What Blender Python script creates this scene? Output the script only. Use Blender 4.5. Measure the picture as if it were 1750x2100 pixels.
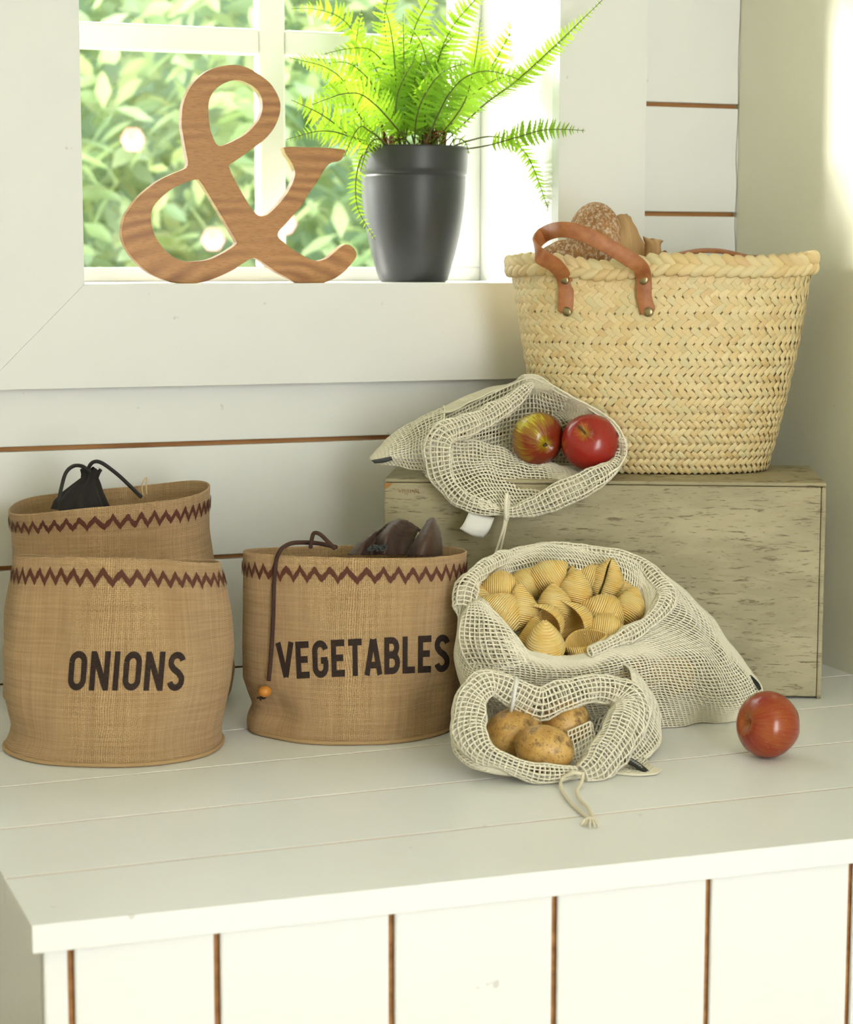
import bpy, bmesh, math, random
import numpy as np
from mathutils import Vector, Matrix, Euler
from mathutils.bvhtree import BVHTree
S = bpy.context.scene
for o in list(bpy.data.objects): bpy.data.objects.remove(o)
COL = S.collection
PI = math.pi

# ------------------------------------------------------------------ camera
FPX, YAW, PITCH, ROLL, EYE = 4140.28, 0.36788, 0.124042, 0.00100942, 0.55
_f = np.array([math.sin(YAW)*math.cos(PITCH), math.cos(YAW)*math.cos(PITCH), -math.sin(PITCH)])
_r = np.array([math.cos(YAW), -math.sin(YAW), 0.0]); _u = np.cross(_r, _f)
_r2 = _r*math.cos(ROLL)+_u*math.sin(ROLL); _u2 = -_r*math.sin(ROLL)+_u*math.cos(ROLL)
cam = bpy.data.cameras.new('camera'); camo = bpy.data.objects.new('camera', cam); COL.objects.link(camo)
M = Matrix.Identity(4)
for i in range(3):
    M[i][0] = _r2[i]; M[i][1] = _u2[i]; M[i][2] = -_f[i]
M[2][3] = EYE
camo.matrix_world = M
cam.sensor_fit = 'HORIZONTAL'; cam.sensor_width = 36; cam.lens = 36*FPX/1750
cam.clip_start = .05; cam.clip_end = 100
cam.dof.use_dof = True; cam.dof.focus_distance = 2.42; cam.dof.aperture_fstop = 9.5
S.camera = camo
# ------------------------------------------------------------------ sky, sun, exposure
W = bpy.data.worlds.new('sky'); S.world = W; W.use_nodes = True
bg = W.node_tree.nodes['Background']; bg.inputs[0].default_value = (.97, 1.0, .975, 1); bg.inputs[1].default_value = 8.0
sun = bpy.data.lights.new('sun_offscreen', 'SUN'); sun.energy = 8.0; sun.angle = math.radians(6); sun.color = (1, .96, .86)
suno = bpy.data.objects.new('sun_offscreen', sun); COL.objects.link(suno)
suno.rotation_euler = Vector((.74, -.56, -.36)).to_track_quat('-Z', 'Y').to_euler()
def area(name, loc, tgt, sx, sy, en, col):
    l = bpy.data.lights.new(name, 'AREA'); l.energy = en; l.shape = 'RECTANGLE'; l.size = sx; l.size_y = sy; l.color = col
    o = bpy.data.objects.new(name, l); COL.objects.link(o); o.location = loc; o.rotation_euler = (Vector(tgt)-Vector(loc)).to_track_quat('-Z', 'Y').to_euler()
area('front_fill_offscreen', (.90, -1.205, .57), (.90, 2.0, .57), .90, 2.06, 12, (.985, 1, 1))      # added area lamp for frontal fill, set in the made-up doorway
S.view_settings.view_transform = 'Standard'; S.view_settings.look = 'None'; S.view_settings.gamma = 1
S.view_settings.use_curve_mapping = False; S.view_settings.exposure = 0.0

# ------------------------------------------------------------------ pixel -> world helpers (photo frame 1750 x 2100)
def ray(x, y):
    return _r2*((x-875)/FPX) - _u2*((y-1050)/FPX) + _f
E0 = np.array([0, 0, EYE])
def PY(x, y, Y): d = ray(x, y); return E0 + d*(Y/d[1])
def PZ(x, y, z=0.0): d = ray(x, y); return E0 + d*((z-EYE)/d[2])
def PX(x, y, X): d = ray(x, y); return E0 + d*(X/d[0])
def PPL(x, y, p0, n):
    d = ray(x, y); return E0 + d*(np.dot(np.array(p0)-E0, n)/np.dot(d, n))
RT = np.array([_r[0], _r[1], 0]); FW = np.array([math.sin(YAW), math.cos(YAW), 0]); UP = np.array([0, 0, 1.0])

# ------------------------------------------------------------------ object helpers
def wloc(o):
    v = Vector((0, 0, 0))
    while o is not None: v = v+o.location; o = o.parent
    return v
def thing(name, label, cat, loc=(0, 0, 0), group=None):
    o = bpy.data.objects.new(name, None); COL.objects.link(o); o.location = Vector([float(c) for c in loc]); o.empty_display_size = .02
    return tag(o, label, cat, group)
def tag(o, label=None, cat=None, group=None, kind=None):
    if label: o['label'] = label
    if cat: o['category'] = cat
    if group: o['group'] = group
    if kind: o['kind'] = kind
    return o
def obj(name, verts, faces, mat, parent=None, smooth=True, uv=None, tint=None, label=None, kind=None, loc=None):
    me = bpy.data.meshes.new(name)
    base = wloc(parent) if parent is not None else Vector((0, 0, 0))
    org = Vector([float(c) for c in loc]) if loc is not None else base
    me.from_pydata([(float(v[0])-org.x, float(v[1])-org.y, float(v[2])-org.z) for v in verts], [], faces)
    if uv is not None:
        l = me.uv_layers.new(name='UVMap')
        idx = np.empty(len(me.loops), dtype=np.int32); me.loops.foreach_get('vertex_index', idx)
        l.data.foreach_set('uv', np.asarray(uv, dtype=np.float32)[idx].ravel())
    if tint is not None:
        a = me.attributes.new('tint', 'FLOAT', 'POINT'); a.data.foreach_set('value', np.asarray(tint, dtype=np.float32))
    if smooth: me.polygons.foreach_set('use_smooth', [True]*len(me.polygons))
    me.materials.append(mat); me.update()
    return link(name, me, parent, org-base, label, kind)
def link(name, me, parent=None, loc=(0, 0, 0), label=None, kind=None):
    o = bpy.data.objects.new(name, me); COL.objects.link(o); o.parent = parent; o.location = loc
    if label: o['label'] = label
    if kind: o['kind'] = kind
    return o
def bevel(o, w=.002, n=2):
    m = o.modifiers.new('bevel', 'BEVEL'); m.width = w; m.segments = n; m.limit_method = 'ANGLE'; m.angle_limit = .6; m.harden_normals = False
    return o
def hexa(name, pts, mat, parent=None, bev=.0015, **k):
    """box from 8 corners: bottom 4 (ccw) then top 4"""
    f = [(3, 2, 1, 0), (4, 5, 6, 7), (0, 1, 5, 4), (1, 2, 6, 5), (2, 3, 7, 6), (3, 0, 4, 7)]
    o = obj(name, pts, f, mat, parent, smooth=False, **k)
    if bev: bevel(o, bev)
    return o
def box(name, a, b, mat, parent=None, bev=.0015, **k):
    (x0, y0, z0), (x1, y1, z1) = a, b
    return hexa(name, [(x0, y0, z0), (x1, y0, z0), (x1, y1, z0), (x0, y1, z0), (x0, y0, z1), (x1, y0, z1), (x1, y1, z1), (x0, y1, z1)], mat, parent, bev, **k)
def catmull(P, n, closed=False):
    """resample a polyline through control points P with n samples, uniform in arc length"""
    P = np.asarray(P, float); m = len(P); out = []
    segs = m if closed else m-1
    for i in range(segs):
        if closed: p0, p1, p2, p3 = P[(i-1) % m], P[i], P[(i+1) % m], P[(i+2) % m]
        else: p0, p1, p2, p3 = P[max(i-1, 0)], P[i], P[i+1], P[min(i+2, m-1)]
        t = np.linspace(0, 1, 14, endpoint=False)[:, None]
        out.append(.5*((2*p1)+(-p0+p2)*t+(2*p0-5*p1+4*p2-p3)*t**2+(-p0+3*p1-3*p2+p3)*t**3))
    out = np.vstack(out+[P[:1] if closed else P[-1:]])
    L = np.r_[0, np.cumsum(np.linalg.norm(np.diff(out, axis=0), axis=1))]
    s = np.linspace(0, L[-1], n+1)[:-1] if closed else np.linspace(0, L[-1], n)
    return np.stack([np.interp(s, L, out[:, k]) for k in range(out.shape[1])], 1)
def catmull_param(P, n, closed=False):
    """same, but uniform in the parameter (keeps control points aligned between rings)"""
    P = np.asarray(P, float); m = len(P); segs = m if closed else m-1
    ts = np.linspace(0, segs, n, endpoint=not closed); out = []
    for q in ts:
        i = min(int(q), segs-1); t = q-i
        if closed: p0, p1, p2, p3 = P[(i-1) % m], P[i % m], P[(i+1) % m], P[(i+2) % m]
        else: p0, p1, p2, p3 = P[max(i-1, 0)], P[i], P[i+1], P[min(i+2, m-1)]
        out.append(.5*((2*p1)+(-p0+p2)*t+(2*p0-5*p1+4*p2-p3)*t**2+(-p0+3*p1-3*p2+p3)*t**3))
    return np.array(out)
def tube(name, pts, r, mat, parent=None, n=120, k=8, cap=True, rfun=None, label=None, ends=False):
    P = catmull(pts, n); T = np.gradient(P, axis=0); T /= np.linalg.norm(T, axis=1)[:, None]+1e-12
    a = np.cross(T[0], [.3, .2, 1]); a /= np.linalg.norm(a); V = []; F = []
    for i in range(n):
        a = a-T[i]*np.dot(a, T[i]); a /= np.linalg.norm(a)+1e-12; b = np.cross(T[i], a)
        rr = r*(rfun(i/(n-1)) if rfun else 1)
        for j in range(k):
            t = 2*PI*j/k; V.append(P[i]+rr*(a*math.cos(t)+b*math.sin(t)))
    for i in range(n-1):
        for j in range(k): F.append((i*k+j, i*k+(j+1) % k, (i+1)*k+(j+1) % k, (i+1)*k+j))
    if cap: F.append(tuple(range(k))[::-1]); F.append(tuple((n-1)*k+j for j in range(k)))
    return obj(name, V, F, mat, parent, label=label)
def grid_faces(nu, nv, closed_u=True):
    F = []
    for v in range(nv-1):
        for u in range(nu if closed_u else nu-1):
            F.append((v*nu+u, v*nu+(u+1) % nu, (v+1)*nu+(u+1) % nu, (v+1)*nu+u))
    return F
def lathe(name, prof, mat, parent, c, n=64, label=None, wob=None):
    V = []; 
    for (r, z) in prof:
        for j in range(n):
            t = 2*PI*j/n; V.append((c[0]+r*math.cos(t), c[1]+r*math.sin(t), c[2]+z))
    F = grid_faces(n, len(prof))
    if prof[0][0] < 1e-4 or prof[-1][0] < 1e-4: pass
    return obj(name, V, F, mat, parent, label=label)

# ------------------------------------------------------------------ materials
class NT:
    def __init__(s, name):
        s.m = bpy.data.materials.new(name); s.m.use_nodes = True; s.t = s.m.node_tree; s.p = s.t.nodes['Principled BSDF']; s.out = s.t.nodes['Material Output']
    def n(s, ty, **k):
        nd = s.t.nodes.new(ty)
        for a, v in k.items():
            if a.startswith('i_'):
                key_ = a[2:]; key_ = int(key_) if key_.isdigit() else key_
                nd.inputs[key_].default_value = v
            else: setattr(nd, a, v)
        return nd
    def l(s, a, b): s.t.links.new(a, b)
    def math(s, op, a, b=None, c=None, clamp=False):
        nd = s.t.nodes.new('ShaderNodeMath'); nd.operation = op; nd.use_clamp = clamp
        for i, v in enumerate((a, b, c)):
            if v is None: continue
            if isinstance(v, (int, float)): nd.inputs[i].default_value = v
            else: s.l(v, nd.inputs[i])
        return nd.outputs[0]
    def mix(s, fac, a, b, mode='MIX'):
        nd = s.t.nodes.new('ShaderNodeMix'); nd.data_type = 'RGBA'; nd.blend_type = mode; nd.clamp_factor = True
        for sock, v in ((nd.inputs[0], fac), (nd.inputs[6], a), (nd.inputs[7], b)):
            if isinstance(v, (int, float)): sock.default_value = v
            elif isinstance(v, tuple): sock.default_value = (*v, 1) if len(v) == 3 else v
            else: s.l(v, sock)
        return nd.outputs[2]
    def ramp(s, fac, stops):
        nd = s.t.nodes.new('ShaderNodeValToRGB'); e = nd.color_ramp.elements
        while len(e) < len(stops): e.new(.5)
        for el, (p, c) in zip(e, stops): el.position = p; el.color = (*c, 1) if len(c) == 3 else c
        s.l(fac, nd.inputs[0]); return nd.outputs[0]
    def coord(s, which='Object', scale=None, rot=None):
        tc = s.t.nodes.new('ShaderNodeTexCoord'); o = tc.outputs[which]
        if scale or rot:
            mp = s.t.nodes.new('ShaderNodeMapping'); s.l(o, mp.inputs[0])
            if scale: mp.inputs['Scale'].default_value = scale
            if rot: mp.inputs['Rotation'].default_value = rot
            o = mp.outputs[0]
        return o
    def noise(s, co, scale, detail=4, rough=.5, dist=0):
        nd = s.n('ShaderNodeTexNoise'); nd.inputs['Scale'].default_value = scale; nd.inputs['Detail'].default_value = detail
        nd.inputs['Roughness'].default_value = rough; nd.inputs['Distortion'].default_value = dist
        if co is not None: s.l(co, nd.inputs['Vector'])
        return nd.outputs['Fac']
    def color(s, c):
        if isinstance(c, tuple): s.p.inputs['Base Color'].default_value = (*c, 1)
        else: s.l(c, s.p.inputs['Base Color'])
    def bump(s, h, strength=.3, dist=.002):
        b = s.n('ShaderNodeBump'); b.inputs['Strength'].default_value = strength; b.inputs['Distance'].default_value = dist
        s.l(h, b.inputs['Height']); s.l(b.outputs[0], s.p.inputs['Normal']); return b
    def set(s, **k):
        for a, v in k.items(): s.p.inputs[a.replace('_', ' ')].default_value = v
        return s
def simple(name, c, rough=.6, **k):
    t = NT(name); t.color(c); t.set(Roughness=rough, **k); return t.m

def mk_paint(name, base=(.80, .79, .73), along='X', rough=.42):
    t = NT(name); sc = (3, 60, 60) if along == 'X' else ((60, 60, 3) if along == 'Z' else (60, 3, 60))
    co = t.coord('Object', sc); n1 = t.noise(co, 1.2, 5, .6); n2 = t.noise(t.coord('Object'), 6, 3)
    dents = t.noise(t.coord('Object', (18, 40, 18)), 1, 1)
    v = t.mix(n2, tuple(c*.965 for c in base), tuple(min(1, c*1.03) for c in base))
    sp = t.noise(t.coord('Object'), 55, 2, .4)
    spots = t.ramp(sp, [(.765, (0, 0, 0)), (.80, (1, 1, 1))])
    v = t.mix(t.math('MULTIPLY', spots, .35), v, (.35, .30, .2))
    t.color(v); t.set(Roughness=rough); t.p.inputs['Specular IOR Level'].default_value = .35
    h = t.math('ADD', t.math('MULTIPLY', n1, .5), t.math('MULTIPLY', dents, .4))
    t.bump(h, .22, .0012); return t.m
paint = mk_paint('white_paint_wall', (.80, .805, .80))
paintv = mk_paint('white_paint_casing', (.80, .805, .80), 'Z')
paintb = mk_paint('white_paint_bench', (.865, .88, .90), rough=.33)
plaster = mk_paint('white_plaster', (.83, .82, .67), 'Z', .5)
t = NT('bare_pine'); n_ = t.noise(t.coord('Object', (4, 40, 40)), 2, 4); t.color(t.ramp(n_, [(.3, (.28, .11, .03)), (.7, (.52, .25, .085))])); t.set(Roughness=.7); pine = t.m
sash = simple('white_gloss_sash', (.90, .90, .86), .3)
# glass : real thin pane, mostly transmissive with a clear surface reflection
t = NT('window_glass'); tr = t.n('ShaderNodeBsdfTransparent'); gl = t.n('ShaderNodeBsdfGlossy', i_Roughness=.02); lw = t.n('ShaderNodeLayerWeight'); mx = t.n('ShaderNodeMixShader')
t.l(t.math('ADD', t.math('MULTIPLY', t.math('POWER', lw.outputs['Facing'], 4.0), .6), .03), mx.inputs[0]); t.l(tr.outputs[0], mx.inputs[1]); t.l(gl.outputs[0], mx.inputs[2]); t.l(mx.outputs[0], t.out.inputs[0]); glass = t.m

def mk_wood():
    t = NT('oiled_hardwood'); co = t.coord('Object')
    mp = t.n('ShaderNodeMapping'); t.l(co, mp.inputs[0]); mp.inputs['Rotation'].default_value = (0, math.radians(28), 0); mp.inputs['Scale'].default_value = (1, 1, 3.2)
    nw = t.n('ShaderNodeTexNoise', i_Scale=5.0, i_Detail=2.0); t.l(mp.outputs[0], nw.inputs['Vector'])
    wv = t.n('ShaderNodeTexWave', wave_type='RINGS', rings_direction='Y'); wv.inputs['Scale'].default_value = 7; wv.inputs['Distortion'].default_value = 3.5; wv.inputs['Detail'].default_value = 2; wv.inputs['Detail Scale'].default_value = 1.4
    t.l(mp.outputs[0], wv.inputs['Vector'])
    fine = t.noise(t.coord('Object', (90, 90, 620), (0, math.radians(34), 0)), 1, 3, .6)
    c = t.ramp(wv.outputs['Fac'], [(0, (.29, .115, .028)), (.5, (.42, .185, .05)), (1, (.51, .245, .075))])
    c = t.mix(t.ramp(nw.outputs['Fac'], [(.4, (0, 0, 0)), (.6, (1, 1, 1))]), c, (.44, .20, .055))
    c = t.mix(t.math('MULTIPLY', t.ramp(fine, [(.36, (1, 1, 1)), (.52, (0, 0, 0))]), .5), c, (.24, .10, .03))
    t.color(c); t.set(Roughness=.42); t.bump(fine, .12, .0006); return t.m
wood = mk_wood()

def mk_jute(name='jute_burlap', a=(.72, .47, .24), b=(.54, .325, .15), dark=(.10, .052, .016), pitch=.0019):
    t = NT(name); uv = t.n('ShaderNodeUVMap').outputs[0]; sx = t.n('ShaderNodeSeparateXYZ')
    nz = t.n('ShaderNodeTexNoise', i_Scale=14.0, i_Detail=2.0); t.l(uv, nz.inputs['Vector'])
    vm = t.n('ShaderNodeVectorMath', operation='SCALE'); vm.inputs['Scale'].default_value = .010; t.l(nz.outputs['Color'], vm.inputs[0])
    va = t.n('ShaderNodeVectorMath', operation='ADD'); t.l(uv, va.inputs[0]); t.l(vm.outputs[0], va.inputs[1]); t.l(va.outputs[0], sx.inputs[0])
    k = PI/pitch
    su = t.math('ABSOLUTE', t.math('SINE', t.math('MULTIPLY', sx.outputs[0], k))); sv = t.math('ABSOLUTE', t.math('SINE', t.math('MULTIPLY', sx.outputs[1], k)))
    over = t.math('GREATER_THAN', t.math('MULTIPLY', t.math('SINE', t.math('MULTIPLY', sx.outputs[0], k)), t.math('SINE', t.math('MULTIPLY', sx.outputs[1], k))), 0)
    h = t.math('MAXIMUM', su, sv)
    # slubs: threads that vary along and across
    m1 = t.n('ShaderNodeMapping'); m1.inputs['Scale'].default_value = (9, 330, 1); t.l(uv, m1.inputs[0]); n1 = t.noise(m1.outputs[0], 1, 2)
    m2 = t.n('ShaderNodeMapping'); m2.inputs['Scale'].default_value = (330, 9, 1); t.l(uv, m2.inputs[0]); n2 = t.noise(m2.outputs[0], 1, 2)
    big = t.noise(uv, 9, 3)
    gap = t.math('ADD', t.math('MULTIPLY', t.math('ADD', n1, n2), .55), t.math('MULTIPLY', big, .45))
    col = t.mix(t.ramp(t.math('ADD', t.math('MULTIPLY', n1, .5), t.math('MULTIPLY', n2, .5)), [(.36, (0, 0, 0)), (.64, (1, 1, 1))]), b, a)
    col = t.mix(t.math('MULTIPLY', over, .16), col, b)
    hole = t.ramp(h, [(.62, (1, 1, 1)), (.86, (0, 0, 0))])
    amt = t.math('MULTIPLY', hole, t.ramp(gap, [(.62, (1, 1, 1)), (1.0, (.35, .35, .35))]), clamp=True)
    t.color(col); t.set(Roughness=.9); t.p.inputs['Sheen Weight'].default_value = .15
    t.bump(h, 1.0, .0022); return t.m
jute = mk_jute()
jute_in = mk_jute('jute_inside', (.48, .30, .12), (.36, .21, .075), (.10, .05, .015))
stitch = simple('brown_embroidery', (.095, .022, .010), .75); ink = None
t = NT('dark_brown_print'); uvn = t.noise(t.coord('Object'), 420, 2); t.color(t.ramp(uvn, [(.35, (.012, .005, .004)), (.75, (.045, .02, .013))])); t.set(Roughness=.85); ink = t.m
satin = simple('brown_satin', (.060, .028, .019), .55, Sheen_Weight=.12)
blackfab = simple('black_fabric', (.012, .009, .008), .8)
cordbr = simple('brown_cord', (.055, .022, .015), .85); cordbk = simple('black_cord', (.016, .014, .015), .7)
bead = simple('orange_wood_bead', (.62, .24, .035), .35)

def mk_net(name='cotton_net', c=(1.0, .93, .76)):
    t = NT(name); n1 = t.noise(t.coord('Object'), 700, 2); t.color(t.mix(n1, tuple(x*.9 for x in c), c)); t.set(Roughness=.85)
    t.p.inputs['Sheen Weight'].default_value = .2
    tl = t.n('ShaderNodeBsdfTranslucent'); tl.inputs[0].default_value = (*c, 1); mx = t.n('ShaderNodeMixShader', i_0=.06)
    t.l(t.p.outputs[0], mx.inputs[1]); t.l(tl.outputs[0], mx.inputs[2]); t.l(mx.outputs[0], t.out.inputs[0]); return t.m
net = mk_net()
cotton = simple('cotton_cord', (.80, .72, .56), .85); whitetag = simple('white_satin_tag', (.80, .79, .76), .5); blacktag = simple('black_tag', (.008, .009, .012), .5); tagprint = simple('grey_print', (.5, .5, .5), .6)

def mk_palm():
    t = NT('palm_leaf'); oi = t.n('ShaderNodeObjectInfo'); at = t.n('ShaderNodeAttribute', attribute_name='tint')
    r = t.math('FRACT', t.math('ADD', oi.outputs['Random'], at.outputs['Fac']))
    r2 = t.math('FRACT', t.math('MULTIPLY', r, 17.3))
    c = t.ramp(r, [(0, (.58, .42, .19)), (.22, (.66, .51, .25)), (.5, (.70, .565, .30)), (.75, (.64, .545, .30)), (.90, (.58, .53, .30)), (1, (.60, .42, .21))])
    fine = t.noise(t.coord('Object', (300, 1400, 300)), 1, 2)
    c = t.mix(t.math('MULTIPLY', fine, .35), c, (.50, .36, .16)); c = t.mix(t.math('MULTIPLY', r2, .22), c, (.88, .76, .50))
    c = t.mix(.08, c, (.95, .78, .40)); c = t.mix(1.0, c, (1.10, 1.07, 1.08), 'MULTIPLY'); t.color(c); t.set(Roughness=.45); t.p.inputs['Specular IOR Level'].default_value = .4; t.bump(fine, .2, .0005); return t.m
palm = mk_palm(); palm_dark = simple('palm_core', (.66, .51, .26), .8)
t = NT('tan_leather'); n_ = t.noise(t.coord('Object'), 60, 5, .6); n2_ = t.noise(t.coord('Object'), 900, 3); t.color(t.ramp(n_, [(.3, (.30, .095, .028)), (.7, (.47, .185, .065))])); t.set(Roughness=.5); t.bump(n2_, .25, .0006); leather = t.m
t = NT('leather_edge'); t.color((.10, .03, .012)); leather_edge = t.m
brass = simple('aged_brass', (.33, .27, .15), .33, Metallic=1.0)

def mk_box():
    t = NT('weathered_grey_paint'); co = t.coord('Object')
    st = t.noise(t.coord('Object', (30, 30, 190)), 1, 6, .7, .5); st2 = t.noise(t.coord('Object', (60, 60, 420)), 1, 4, .6, .3)
    big = t.noise(co, 5, 3); med = t.noise(t.coord('Object', (8, 8, 26)), 1, 4, .6)
    base = t.ramp(big, [(.3, (.40, .345, .215)), (.7, (.48, .425, .285))])
    base = t.mix(t.ramp(med, [(.40, (.75, .75, .75)), (.62, (0, 0, 0))]), base, (.325, .28, .175))
    cr = t.ramp(st, [(.36, (1, 1, 1)), (.43, (0, 0, 0))]); cr2 = t.ramp(st2, [(.33, (1, 1, 1)), (.40, (0, 0, 0))])
    dark = t.math('ADD', t.math('MULTIPLY', cr, .85), t.math('MULTIPLY', cr2, .55), clamp=True)
    c = t.mix(dark, base, (.16, .13, .075))
    t.color(c); t.set(Roughness=.62); t.bump(t.math('SUBTRACT', 1, dark), .35, .0012); return t.m
boxpaint = mk_box(); boxworn = simple('worn_orange_timber', (.42, .19, .06), .7); boxstain = simple('rust_stain', (.22, .11, .04), .8)

def mk_apple(name, red=(.33, .012, .008), yel=(.55, .34, .05), bias=.5, yl=0.0):
    t = NT(name); co = t.coord('Object'); sp = t.n('ShaderNodeSeparateXYZ'); t.l(co, sp.inputs[0])
    # streaks run from pole to pole : noise in (angle, height)
    ang = t.math('ARCTAN2', sp.outputs[1], sp.outputs[0]); cb = t.n('ShaderNodeCombineXYZ')
    t.l(t.math('MULTIPLY', t.math('SINE', ang), 3.0), cb.inputs[0]); t.l(t.math('MULTIPLY', t.math('COSINE', ang), 3.0), cb.inputs[1]); t.l(t.math('MULTIPLY', sp.outputs[2], 9), cb.inputs[2])
    st = t.noise(cb.outputs[0], 5, 5, .65); big = t.noise(co, 22, 2)
    f = t.math('ADD', t.math('MULTIPLY', st, .6), t.math('MULTIPLY', big, .75))
    # paler towards the stem pole and on one cheek
    rad = t.math('SQRT', t.math('ADD', t.math('MULTIPLY', sp.outputs[0], sp.outputs[0]), t.math('MULTIPLY', sp.outputs[1], sp.outputs[1])))
    pole = t.math('MULTIPLY', t.ramp(t.math('DIVIDE', rad, .036), [(.12, (1, 1, 1)), (.5, (0, 0, 0))]), .62)
    cheek = t.math('MULTIPLY', t.math('DIVIDE', sp.outputs[0], .036), yl)
    f = t.math('ADD', f, t.math('ADD', t.math('MULTIPLY', pole, .5), cheek))
    c = t.ramp(f, [(.40+bias*.3, red), (.60+bias*.3, tuple(a*.55+b*.45 for a, b in zip(red, yel))), (.80+bias*.3, yel)])
    dots = t.ramp(t.noise(co, 420, 1), [(.74, (0, 0, 0)), (.79, (1, 1, 1))])
    c = t.mix(t.math('MULTIPLY', dots, .55), c, (.75, .48, .22))
    t.color(c); t.set(Roughness=.24); t.p.inputs['Coat Weight'].default_value = .2; t.p.inputs['Coat Roughness'].default_value = .15; return t.m
apple_red = mk_apple('red_apple_skin', bias=1.25); apple_green = mk_apple('russet_apple_skin', (.22, .026, .008), (.55, .46, .03), 1.30, .34); apple_mix = mk_apple('streaked_apple_skin', (.28, .010, .006), (.36, .09, .012), .35)
stemm = simple('apple_stem', (.10, .055, .02), .8); calyx = simple('apple_hollow', (.30, .22, .05), .8)
t = NT('potato_skin'); co = t.coord('Object'); n1 = t.noise(co, 60, 5, .65); n2 = t.noise(co, 28, 4, .6); n3 = t.noise(co, 420, 2)
c = t.ramp(n2, [(.35, (.42, .22, .055)), (.5, (.62, .37, .11)), (.65, (.70, .46, .17))]); c = t.mix(t.ramp(n1, [(.50, (0, 0, 0)), (.64, (.9, .9, .9))]), c, (.17, .085, .03))
c = t.mix(t.ramp(n3, [(.62, (0, 0, 0)), (.70, (.8, .8, .8))]), c, (.14, .07, .025)); t.color(c); t.set(Roughness=.42); t.bump(n1, .15, .002); potato_m = t.m
t = NT('dry_pasta'); uv = t.n('ShaderNodeUVMap').outputs[0]; sx = t.n('ShaderNodeSeparateXYZ'); t.l(uv, sx.inputs[0])
n1 = t.noise(t.coord('Object'), 45, 3); rid = t.math('SINE', t.math('MULTIPLY', sx.outputs[1], 2*PI*24))
c = t.ramp(n1, [(.3, (.90, .58, .15)), (.7, (.97, .74, .33))]); t.color(c); t.set(Roughness=.45); t.p.inputs['Subsurface Weight'].default_value = .12; t.p.inputs['Subsurface Radius'].default_value = (.004, .002, .0008); t.bump(rid, .7, .0012); pasta_m = t.m
t = NT('rye_crust'); co = t.coord('Object'); n1 = t.noise(co, 30, 5, .6); n2 = t.noise(t.coord('Object', (1, 1, .6)), 260, 4, .7)
c = t.ramp(n1, [(.3, (.25, .11, .035)), (.7, (.42, .21, .075))]); c = t.mix(t.ramp(n2, [(.46, (0, 0, 0)), (.66, (.7, .7, .7))]), c, (.78, .68, .56)); t.color(c); t.set(Roughness=.85); t.bump(n2, .4, .002); bread_m = t.m
t = NT('brown_kraft_paper'); n1 = t.noise(t.coord('Object', (300, 20, 20)), 1, 3); t.color(t.ramp(n1, [(.3, (.60, .37, .17)), (.7, (.74, .50, .26))])); t.set(Roughness=.7)
tl = t.n('ShaderNodeBsdfTranslucent'); tl.inputs[0].default_value = (.6, .35, .15, 1); mx = t.n('ShaderNodeMixShader', i_0=.3); t.l(t.p.outputs[0], mx.inputs[1]); t.l(tl.outputs[0], mx.inputs[2]); t.l(mx.outputs[0], t.out.inputs[0]); paper_m = t.m
pot_m = simple('charcoal_glazed_pot', (.030, .033, .035), .40); t = NT('potting_soil'); n1 = t.noise(t.coord('Object'), 160, 4); t.color(t.ramp(n1, [(.35, (.02, .010, .006)), (.65, (.20, .085, .035))])); t.set(Roughness=.95); soil_m = t.m
def mk_leaf(name, c, tcol, w=.5, c2=None):
    t = NT(name); oi = t.n('ShaderNodeObjectInfo'); at = t.n('ShaderNodeAttribute', attribute_name='tint'); r = t.math('FRACT', t.math('ADD', oi.outputs['Random'], at.outputs['Fac']))
    col = t.mix(r, tuple(x*.72 for x in c), c2 or tuple(min(1, x*1.25) for x in c)); t.color(col); t.set(Roughness=.45)
    tl = t.n('ShaderNodeBsdfTranslucent'); tc = t.mix(r, tuple(x*.8 for x in tcol), tuple(min(1, x*1.15) for x in tcol)); t.l(tc, tl.inputs[0])
    mx = t.n('ShaderNodeMixShader', i_0=w); t.l(t.p.outputs[0], mx.inputs[1]); t.l(tl.outputs[0], mx.inputs[2]); t.l(mx.outputs[0], t.out.inputs[0]); return t.m
fern_m = mk_leaf('fern_leaflet', (.12, .31, .02), (.50, .76, .045), .48); frond_stem = simple('fern_stem', (.10, .10, .02), .6); dead_m = simple('dry_brown_frond', (.16, .055, .015), .8)
hedge_m = mk_leaf('hedge_leaf', (.32, .46, .32), (.48, .60, .34), .5, (.58, .62, .34)); hedge_in = simple('hedge_interior', (.28, .40, .28), .9); petal_m = simple('pink_petal', (.55, .26, .25), .6); lawn_m = simple('lawn', (.45, .58, .26), .9)

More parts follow.
